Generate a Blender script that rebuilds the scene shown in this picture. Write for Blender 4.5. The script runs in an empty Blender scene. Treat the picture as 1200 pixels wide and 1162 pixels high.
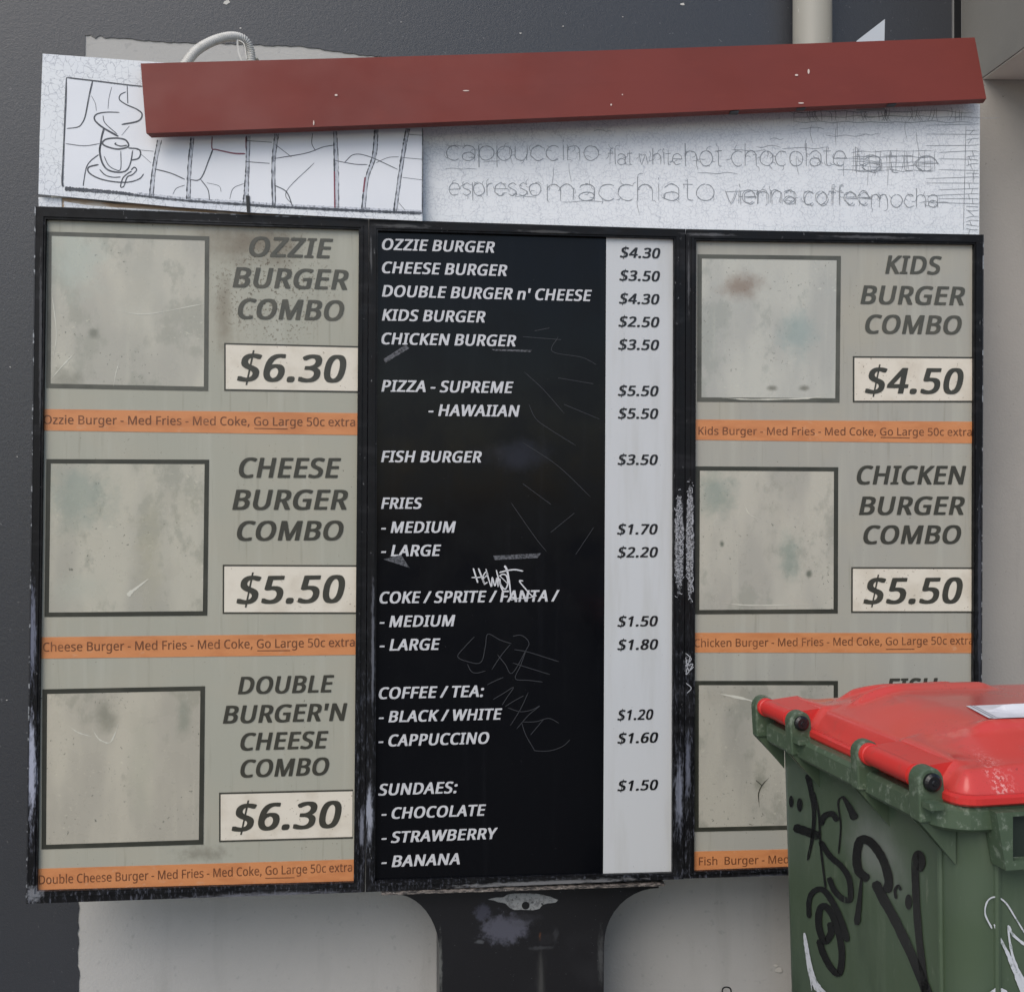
import bpy, bmesh, math, random
from mathutils import Vector, Matrix
random.seed(7)
sc = bpy.context.scene
R = math.radians

# ------------------------------------------------------------------ camera
CAMZ = 1.62
F, CX, CY = 1300.0, 600.0, 581.0            # focal length and principal point in photo pixels
cd = bpy.data.cameras.new('camera')
cd.sensor_fit = 'HORIZONTAL'; cd.sensor_width = 36.0; cd.lens = F / 1200.0 * 36.0
cd.clip_start = 0.05; cd.clip_end = 2000
cam = bpy.data.objects.new('camera', cd); sc.collection.objects.link(cam)
cam.location = (0, 0, CAMZ); cam.rotation_euler = (R(90), 0, 0)
sc.camera = cam

# ------------------------------------------------------------------ sky, sun, exposure
SUN_EL, SUN_AZ = R(44), R(207)
w = bpy.data.worlds.new('World'); sc.world = w; w.use_nodes = True
sky = w.node_tree.nodes.new('ShaderNodeTexSky'); sky.sky_type = 'NISHITA'; sky.sun_disc = False
sky.sun_elevation = SUN_EL; sky.sun_rotation = SUN_AZ; sky.dust_density = 1.5; sky.air_density = 1.0; sky.ozone_density = 1.0
w.node_tree.links.new(sky.outputs[0], w.node_tree.nodes['Background'].inputs[0])
w.node_tree.nodes['Background'].inputs[1].default_value = 0.10
sd = bpy.data.lights.new('sun', 'SUN'); sd.energy = 1.15; sd.angle = R(45); sd.color = (1.0, 0.935, 0.84)
sun = bpy.data.objects.new('sun', sd); sc.collection.objects.link(sun)
sdir = Vector((math.sin(SUN_AZ) * math.cos(SUN_EL), math.cos(SUN_AZ) * math.cos(SUN_EL), math.sin(SUN_EL)))
sun.rotation_euler = sdir.to_track_quat('Z', 'Y').to_euler(); sun.location = sdir * 20
sc.view_settings.view_transform = 'Standard'; sc.view_settings.look = 'None'
sc.view_settings.exposure = 0.56; sc.view_settings.gamma = 1.0

# ------------------------------------------------------------------ geometry helpers
def ray(px, py): return Vector(((px - CX) / F, 1.0, (CY - py) / F))
O = Vector((0, 0, CAMZ))
class Plane:
    """a flat surface of the place: p0 on it, u to the right, v up, n towards the street"""
    def __init__(s, p0, u, v=Vector((0, 0, 1))):
        s.p0 = Vector(p0); s.u = Vector(u).normalized(); s.v = Vector(v).normalized()
        s.n = s.u.cross(s.v).normalized()
        s.v = s.n.cross(s.u).normalized()
    def at(s, px, py, off=0.0):
        d = ray(px, py); p = s.p0 + s.n * off
        return O + d * ((p - O).dot(s.n) / d.dot(s.n))
    def uv(s, P): return ((P - s.p0).dot(s.u), (P - s.p0).dot(s.v))
    def pt(s, a, b, off=0.0): return s.p0 + s.u * a + s.v * b + s.n * off

off_of = {}
def obj(name, bm, mats, parent=None, smooth=False):
    if isinstance(bm, bmesh.types.BMesh):
        me = bpy.data.meshes.new(name)
        bmesh.ops.recalc_face_normals(bm, faces=bm.faces) if not getattr(bm, 'keep', False) and not bm.faces.layers.int.get('keep') else None
        bm.to_mesh(me); bm.free()
    else: me = bm; me.name = name
    o = bpy.data.objects.new(name, me); sc.collection.objects.link(o)
    if not isinstance(mats, (list, tuple)): mats = [mats]
    for m in mats: me.materials.append(m)
    if parent is not None:
        b = off_of[parent.name]; me.transform(Matrix.Translation(-b)); o.parent = parent; off_of[o.name] = b
    else:
        off_of[o.name] = Vector((0, 0, 0))
    if smooth:
        for p in me.polygons: p.use_smooth = True
    return o
def tag(o, label=None, cat=None, group=None, kind=None):
    if label: o['label'] = label
    if cat: o['category'] = cat
    if group: o['group'] = group
    if kind: o['kind'] = kind
    return o
def thing(name, loc, label, cat, group=None):
    o = bpy.data.objects.new(name, None); sc.collection.objects.link(o); o.location = loc
    o.empty_display_size = 0.1
    off_of[o.name] = Vector(loc); return tag(o, label, cat, group)
def NB(): return bmesh.new()
def prism(bm, pts, vec, mi=0):
    """polygon pts (3D) swept by vec"""
    a = [bm.verts.new(p) for p in pts]; b = [bm.verts.new(p + vec) for p in pts]
    n = len(a)
    fs = [bm.faces.new(a), bm.faces.new(b[::-1])]
    for i in range(n): fs.append(bm.faces.new((a[i], b[i], b[(i + 1) % n], a[(i + 1) % n])))
    for f in fs: f.material_index = mi
def poly(bm, pl, px, off=0.0, depth=0.002):
    prism(bm, [pl.at(x, y, off) for x, y in px], -pl.n * depth)
def box(bm, c, ux, uy, uz):
    """box centred on c with half-extent vectors"""
    c, ux, uy, uz = map(Vector, (c, ux, uy, uz))
    prism(bm, [c - ux - uy - uz, c + ux - uy - uz, c + ux + uy - uz, c - ux + uy - uz], uz * 2)
def ring(bm, pl, outer, inner, off, depth):
    for i in range(4):
        j = (i + 1) % 4
        q = [outer[i], outer[j], inner[j], inner[i]]
        prism(bm, [pl.at(x, y, off) for x, y in q], -pl.n * depth)
def catmull(P, k=6):
    if len(P) < 3: return [Vector(p) for p in P]
    P = [Vector(p) for p in P]; Q = [P[0] * 2 - P[1]] + P + [P[-1] * 2 - P[-2]]; out = []
    for i in range(1, len(Q) - 2):
        for j in range(k):
            t = j / k; a, b, c, d = Q[i - 1], Q[i], Q[i + 1], Q[i + 2]
            out.append(0.5 * ((2 * b) + (c - a) * t + (2 * a - 5 * b + 4 * c - d) * t * t + (3 * b - a - 3 * c + d) * t ** 3))
    out.append(P[-1]); return out
def ribbon(bm, pl, px, wd, off=0.0012, k=6, taper=False, rough=0.0):
    """a drawn line lying on a surface; wd in pixels at the start (and end when a pair)"""
    P = catmull([Vector((x, y)) for x, y in px], k)
    w0, w1 = wd if isinstance(wd, (tuple, list)) else (wd, wd)
    A, B = [], []
    n = len(P)
    for i, p in enumerate(P):
        d = (P[min(i + 1, n - 1)] - P[max(i - 1, 0)])
        if d.length < 1e-6: d = Vector((1, 0))
        d.normalize(); nn = Vector((-d.y, d.x)); f = i / (n - 1)
        h = (w0 + (w1 - w0) * f) * 0.5 * (1 + rough * random.uniform(-1, 1))
        if taper: h *= max(0.15, min(1.0, 4 * f, 4 * (1 - f)))
        elif wd not in (0,) and n > 4:
            if i in (0, n - 1): h *= 0.55
        A.append(bm.verts.new(pl.at(p.x + nn.x * h, p.y + nn.y * h, off)))
        B.append(bm.verts.new(pl.at(p.x - nn.x * h, p.y - nn.y * h, off)))
    for i in range(n - 1): bm.faces.new((A[i], B[i], B[i + 1], A[i + 1]))
def disc(bm, pl, x, y, rx, ry, off=0.0012, n=14):
    bm.faces.new([bm.verts.new(pl.at(x + rx * math.cos(t * 2 * math.pi / n), y + ry * math.sin(t * 2 * math.pi / n), off)) for t in range(n)])
def tube(bm, pts, rad, n=12, caps=True):
    pts = [Vector(p) for p in pts]; rings = []; up = None
    for i, p in enumerate(pts):
        d = (pts[min(i + 1, len(pts) - 1)] - pts[max(i - 1, 0)]).normalized()
        if up is None: up = Vector((0, 0, 1)) if abs(d.z) < 0.9 else Vector((1, 0, 0))
        a = d.cross(up).normalized(); b = a.cross(d).normalized(); up = b
        r = rad[i] if isinstance(rad, (list, tuple)) else rad
        rings.append([bm.verts.new(p + a * r * math.cos(t * 2 * math.pi / n) + b * r * math.sin(t * 2 * math.pi / n)) for t in range(n)])
    for i in range(len(rings) - 1):
        for t in range(n): bm.faces.new((rings[i][t], rings[i][(t + 1) % n], rings[i + 1][(t + 1) % n], rings[i + 1][t]))
    if caps: bm.faces.new(rings[0][::-1]); bm.faces.new(rings[-1])

# ------------------------------------------------------------------ materials
def L(r, g, b):
    f = lambda c: c / 12.92 if c <= 0.04045 else ((c + 0.055) / 1.055) ** 2.4
    return (f(r / 255), f(g / 255), f(b / 255), 1)
class Mat:
    def __init__(s, name, base, rough=0.5, spec=0.5, metal=0.0, coat=0.0):
        m = s.m = bpy.data.materials.new(name); m.use_nodes = True
        s.t = m.node_tree; s.b = s.t.nodes['Principled BSDF']
        s.b.inputs['Roughness'].default_value = rough; s.b.inputs['Metallic'].default_value = metal
        s.b.inputs['Specular IOR Level'].default_value = spec; s.b.inputs['Coat Weight'].default_value = coat
        s.b.inputs['Coat Roughness'].default_value = 0.08
        g = s.t.nodes.new('ShaderNodeNewGeometry'); s.pos = g.outputs['Position']
        c = s.t.nodes.new('ShaderNodeRGB'); c.outputs[0].default_value = base; s.col = c.outputs[0]
        s.link(s.col, s.b.inputs['Base Color'])
    def link(s, a, b): s.t.links.new(a, b)
    def math(s, op, a, b=0.0, clamp=False):
        n = s.t.nodes.new('ShaderNodeMath'); n.operation = op; n.use_clamp = clamp
        for i, v in enumerate((a, b)):
            if isinstance(v, (int, float)): n.inputs[i].default_value = v
            else: s.link(v, n.inputs[i])
        return n.outputs[0]
    def ramp(s, x, lo, hi, top=1.0):
        n = s.t.nodes.new('ShaderNodeMapRange'); n.interpolation_type = 'SMOOTHSTEP'
        s.link(x, n.inputs[0]); n.inputs[1].default_value = lo; n.inputs[2].default_value = hi; n.inputs[4].default_value = top
        if lo > hi:
            n.inputs[1].default_value, n.inputs[2].default_value = hi, lo; n.inputs[3].default_value = top; n.inputs[4].default_value = 0
        return n.outputs[0]
    def scaled(s, sc3, shift=(0, 0, 0)):
        n = s.t.nodes.new('ShaderNodeMapping'); s.link(s.pos, n.inputs[0])
        n.inputs['Scale'].default_value = sc3; n.inputs['Location'].default_value = shift; return n.outputs[0]
    def noise(s, scale, detail=4, rough=0.55, shift=(0, 0, 0)):
        if isinstance(scale, (int, float)): scale = (scale,) * 3
        n = s.t.nodes.new('ShaderNodeTexNoise'); n.inputs['Scale'].default_value = 1.0
        n.inputs['Detail'].default_value = detail; n.inputs['Roughness'].default_value = rough
        s.link(s.scaled(scale, shift), n.inputs['Vector']); return n.outputs[0]
    def blob(s, c, rad, edge=0.6, warp=0.5, wscale=25.0):
        """1 inside an uneven patch round c, 0 outside"""
        n = s.t.nodes.new('ShaderNodeMapping'); n.vector_type = 'POINT'; s.link(s.pos, n.inputs[0])
        n.inputs['Scale'].default_value = tuple(1.0 / r for r in rad)
        n.inputs['Location'].default_value = tuple(-c[i] / rad[i] for i in range(3))
        l = s.t.nodes.new('ShaderNodeVectorMath'); l.operation = 'LENGTH'; s.link(n.outputs[0], l.inputs[0])
        d = s.math('ADD', l.outputs['Value'], s.math('MULTIPLY', s.math('SUBTRACT', s.noise(wscale, 5, 0.65), 0.5), 2 * warp))
        return s.ramp(d, 1.0, 1.0 - edge)
    def layer(s, fac, colr, k=1.0):
        n = s.t.nodes.new('ShaderNodeMix'); n.data_type = 'RGBA'
        if k != 1.0: fac = s.math('MULTIPLY', fac, k)
        s.link(fac, n.inputs[0]); s.link(s.col, n.inputs[6]); n.inputs[7].default_value = colr
        s.col = n.outputs[2]; s.link(s.col, s.b.inputs['Base Color']); return s
    def roughvar(s, scale, lo, hi, a=0.35, b=0.65):
        n = s.t.nodes.new('ShaderNodeMapRange'); s.link(s.noise(scale, 5), n.inputs[0])
        n.inputs[1].default_value = a; n.inputs[2].default_value = b; n.inputs[3].default_value = lo; n.inputs[4].default_value = hi
        s.link(n.outputs[0], s.b.inputs['Roughness']); return s
    def bump(s, h, strength=0.2, dist=0.002):
        n = s.t.nodes.new('ShaderNodeBump'); n.inputs['Strength'].default_value = strength; n.inputs['Distance'].default_value = dist
        s.link(h, n.inputs['Height'])
        s.link(n.outputs[0], s.b.inputs['Normal']); return s
    def crackle(s, scale, width, warp=0.4, shift=(0, 0, 0)):
        if isinstance(scale, (int, float)): scale = (scale, scale, scale)
        n = s.t.nodes.new('ShaderNodeTexVoronoi'); n.feature = 'DISTANCE_TO_EDGE'; n.voronoi_dimensions = '2D'; n.inputs['Scale'].default_value = 1.0
        v = s.scaled(scale, shift)
        nz = s.t.nodes.new('ShaderNodeTexNoise'); nz.inputs['Scale'].default_value = 1.7; s.link(v, nz.inputs['Vector'])
        sep = s.t.nodes.new('ShaderNodeSeparateXYZ'); s.link(v, sep.inputs[0])
        cmb = s.t.nodes.new('ShaderNodeCombineXYZ'); s.link(sep.outputs[0], cmb.inputs[0]); s.link(sep.outputs[2], cmb.inputs[1])
        ad = s.t.nodes.new('ShaderNodeVectorMath'); ad.operation = 'MULTIPLY_ADD'
        s.link(nz.outputs['Color'], ad.inputs[0]); ad.inputs[1].default_value = (warp, warp, warp); s.link(cmb.outputs[0], ad.inputs[2])
        s.link(ad.outputs[0], n.inputs['Vector'])
        return s.ramp(n.outputs['Distance'], width, width * 0.3)

# ------------------------------------------------------------------ the planes of the place
bx = [(-1.304, 3.000), (-0.407, 3.112), (0.501, 3.225), (1.392, 3.290)]        # plan of the three-leaf board
def leaf(i):
    a, b = Vector((*bx[i], 0)), Vector((*bx[i + 1], 0)); return Plane(a, b - a)
LEFT, MID, RIGHT = leaf(0), leaf(1), leaf(2)
WALL = Plane((0, 3.45, 0), (1, math.tan(R(6.3)), 0))

# ================================================================== SETTING
m = Mat('worn concrete', L(118, 117, 115), 0.9)
m.layer(m.ramp(m.noise(2.5, 6), 0.4, 0.7), L(102, 101, 100), 0.7).layer(m.ramp(m.noise(60, 3), 0.55, 0.7), L(136, 134, 131), 0.5)
m.bump(m.noise(90, 4), 0.4, 0.004)
bm = NB(); bm.faces.new([bm.verts.new(p) for p in ((-300, -300, 0), (300, -300, 0), (300, 300, 0), (-300, 300, 0))])
tag(obj('pavement', bm, m.m), kind='structure')

# wall: pale render, dark paint on top of it except for the ghost of the old sign
mw = Mat('pale wall render', L(186, 184, 180), 0.8, 0.3)
mw.layer(mw.ramp(mw.noise(1.7, 5), 0.35, 0.7), L(170, 169, 166), 0.6).layer(mw.ramp(mw.noise(45, 3), 0.62, 0.72), L(150, 150, 148), 0.35)
mw.layer(mw.ramp(mw.noise((9, 9, 1.2), 5), 0.55, 0.75), L(152, 150, 145), 0.35)
mw.bump(mw.math('ADD', mw.noise(110, 3), mw.math('MULTIPLY', mw.noise(20, 3), 0.6)), 0.35, 0.003)
md = Mat('charcoal wall paint', L(55, 57, 62), 0.33, 0.6)
md.layer(md.ramp(md.noise(1.3, 5), 0.35, 0.75), L(54, 56, 60), 0.7).layer(md.ramp(md.noise(70, 2), 0.70, 0.76), L(125, 125, 125), 0.35)
md.layer(md.ramp(md.noise((14, 14, 1.6), 4), 0.58, 0.8), L(50, 51, 54), 0.4)
md.bump(md.math('ADD', md.noise(300, 5, .7), md.math('MULTIPLY', md.noise(110, 4), .8)), 0.38, 0.0020)
wall = thing('building_wall', (0, 3.5, 0), 'charcoal painted building wall with a pale unpainted patch behind the menu board', 'wall')
bm = NB(); prism(bm, [WALL.pt(-6, 0), WALL.pt(6, 0), WALL.pt(6, 4.6), WALL.pt(-6, 4.6)], -WALL.n * 0.25)
obj('render_surface', bm, mw.m, wall)
uL, zT = WALL.uv(WALL.at(97, 46))
edge = []                                       # worn edge of the dark coat, going up the left side then along the top
z = 0.0
while z < zT - 0.02:
    px = 92 + 8 * min(1, z / zT) ** 2
    edge.append((WALL.uv(WALL.at(92, 600))[0] + 0.02 * (z / zT) ** 3 + random.uniform(-0.004, 0.004), z)); z += random.uniform(0.012, 0.03)
top = [(100, 42), (106, 41), (112, 45), (118, 42), (124, 45), (150, 46), (175, 48.5), (200, 50), (225, 50.5), (250, 51), (275, 52.5), (300, 53), (330, 54.5), (355, 55), (375, 58), (400, 62), (430, 65.5), (470, 69), (520, 74), (600, 76), (700, 76), (800, 75), (900, 72), (1000, 70), (1114, 66)]
for a, b in zip(top, top[1:]):
    k = max(2, int((b[0] - a[0]) / 5))
    for i in range(k):
        x = a[0] + (b[0] - a[0]) * i / k; y = a[1] + (b[1] - a[1]) * i / k
        edge.append(WALL.uv(WALL.at(x, y + random.uniform(-0.7, 0.7))))
uR = WALL.uv(WALL.at(1115, 60))[0]
edge.append((uR, WALL.uv(WALL.at(1115, 66))[1])); edge += [(uR, 4.6), (-6, 4.6), (-6, 0)]
bm = NB(); prism(bm, [WALL.pt(a, b, 0.003) for a, b in edge], -WALL.n * 0.0025)
obj('dark_paint_coat', bm, md.m, wall)
mc = Mat('bare chip', L(205, 202, 196), 0.8); bm = NB()
def chip(x, y, r):
    n = 7; poly(bm, WALL, [(x + r * random.uniform(.5, 1.2) * math.cos(t * 6.283 / n), y + 0.6 * r * random.uniform(.5, 1.2) * math.sin(t * 6.283 / n)) for t in range(n)], 0.0042, 0.001)
for x, y, r in ((800, 5, 3), (266, 3, 5), (282, 33, 1.6), (610, 39, 1.5), (660, 31, 1.3), (20, 535, 1), (913, 1136, 5), (909, 1131, 3), (730, 20, 1), (470, 26, 1), (12, 430, 1.2), (8, 820, 1)): chip(x, y, r)
tag(obj('paint_chips', bm, mc.m, wall))
mk = Mat('marker black', L(20, 20, 22), 0.45)
bm = NB(); ribbon(bm, WALL, [(846, 1165), (847, 1158), (851, 1156), (856, 1158), (857, 1166)], 1.6, 0.0015)
obj('scribble', bm, mk.m, wall)

# black joint strip where the dark wall ends
mb = Mat('black joint strip', L(24, 25, 27), 0.7, 0.2); mb.layer(mb.ramp(mb.noise(60, 3), 0.66, 0.7), L(80, 80, 80), 0.5)
ml = Mat('pale strip edge', L(140, 140, 138), 0.6)
cj = thing('joint_strip', WALL.pt(uR + 0.015, 2.0), 'narrow black vertical joint strip between the charcoal wall and the grey overhang', 'joint strip')
a0, a1 = uR + 0.002, WALL.uv(WALL.at(1126, 60))[0]
bm = NB(); prism(bm, [WALL.pt(a0 + .003, 2.0, 0.008), WALL.pt(a1 - .003, 2.0, 0.008), WALL.pt(a1 - .003, 4.6, 0.008), WALL.pt(a0 + .003, 4.6, 0.008)], -WALL.n * 0.007); obj('strip', bm, mb.m, cj)
bm = NB()
for q in (a0, a1 - .003): prism(bm, [WALL.pt(q, 2.0, 0.0095), WALL.pt(q + .0018, 2.0, 0.0095), WALL.pt(q + .0018, 4.6, 0.0095), WALL.pt(q, 4.6, 0.0095)], -WALL.n * 0.009)
obj('edge_bead', bm, ml.m, cj)

# pier at the right and the overhang above it
mp = Mat('grey painted pier', L(166, 161, 154), 0.75, 0.3)
mp.layer(mp.ramp(mp.noise(2.2, 5), 0.35, 0.7), L(156, 152, 146), 0.7).layer(mp.ramp(mp.noise((20, 20, 2), 4), 0.6, 0.8), L(138, 135, 130), 0.3)
mp.layer(mp.ramp(mp.noise(90, 2), 0.72, 0.76), L(90, 88, 84), 0.5)
mp.bump(mp.math('ADD', mp.noise(130, 3), mp.noise(30, 3)), 0.3, 0.003)
ZU = CAMZ + 1.304
bm = NB(); prism(bm, [Vector((1.40, 3.474, 0)), Vector((3.4, 3.50, 0)), Vector((3.4, 4.2, 0)), Vector((1.40, 3.75, 0))], Vector((0, 0, ZU - 0.001)))
tag(obj('wall_pier', bm, mp.m), 'smooth grey wall pier to the right of the menu board, under the overhang', 'wall pier')
oh = thing('overhang', (2.2, 3.2, ZU), 'grey boxed overhang at the top right corner with a pale underside', 'overhang')
mo = Mat('grey overhang side', L(136, 134, 128), 0.75, 0.3); mo.layer(mo.ramp(mo.noise(2.5, 5), 0.3, 0.7), L(124, 122, 117), 0.8)
mo.bump(mo.noise(120, 3), 0.25, 0.002)
mu = Mat('pale overhang underside', L(236, 228, 218), 0.8); mu.layer(mu.ramp(mu.noise(4, 5), 0.4, 0.7), L(226, 216, 204), 0.8)
c0, c1 = Vector((1.459, 3.61, 0)), Vector((1.512, 3.02, 0))
bm = NB(); prism(bm, [v + Vector((0, 0, ZU + .004)) for v in (c0, c1, Vector((3.4, 3.02, 0)), Vector((3.4, 3.8, 0)))], Vector((0, 0, 1.85))); obj('boxed_side', bm, mo.m, oh)
bm = NB(); prism(bm, [v + Vector((0, 0, ZU)) for v in (c0 + Vector((.004, 0, 0)), c1 + Vector((.004, .004, 0)), Vector((3.39, 3.024, 0)), Vector((3.39, 3.79, 0)))], Vector((0, 0, .0039))); obj('soffit', bm, mu.m, oh)

# downpipe
mpipe = Mat('pale downpipe paint', L(156, 153, 143), 0.5, 0.4); mpipe.layer(mpipe.ramp(mpipe.noise((30, 30, 6), 4), 0.58, 0.66), L(150, 148, 140), 0.7)
mpipe.layer(mpipe.ramp(mpipe.noise((55, 55, 18), 3), 0.70, 0.74), L(225, 225, 220), 0.8)
pa = WALL.at(952, 20, 0.075); dp = thing('downpipe', (pa.x, pa.y, 0), 'pale grey round downpipe on the charcoal wall, rising behind the red metal flashing', 'downpipe')
rp = 22.5 * pa.y / F
bm = NB(); tube(bm, [(pa.x, pa.y, 0.0), (pa.x, pa.y, 4.5)], rp, 32); obj('pipe', bm, mpipe.m, dp, True)
for zz in (0.6, 1.9, 3.9):
    bm = NB(); tube(bm, [(pa.x, pa.y, zz), (pa.x, pa.y, zz + 0.03)], rp + 0.003, 32); box(bm, (pa.x, pa.y + 0.05, zz + 0.015), (rp + .02, 0, 0), (0, 0.02, 0), (0, 0, .014)); obj('pipe_clip', bm, mpipe.m, dp)

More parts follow.
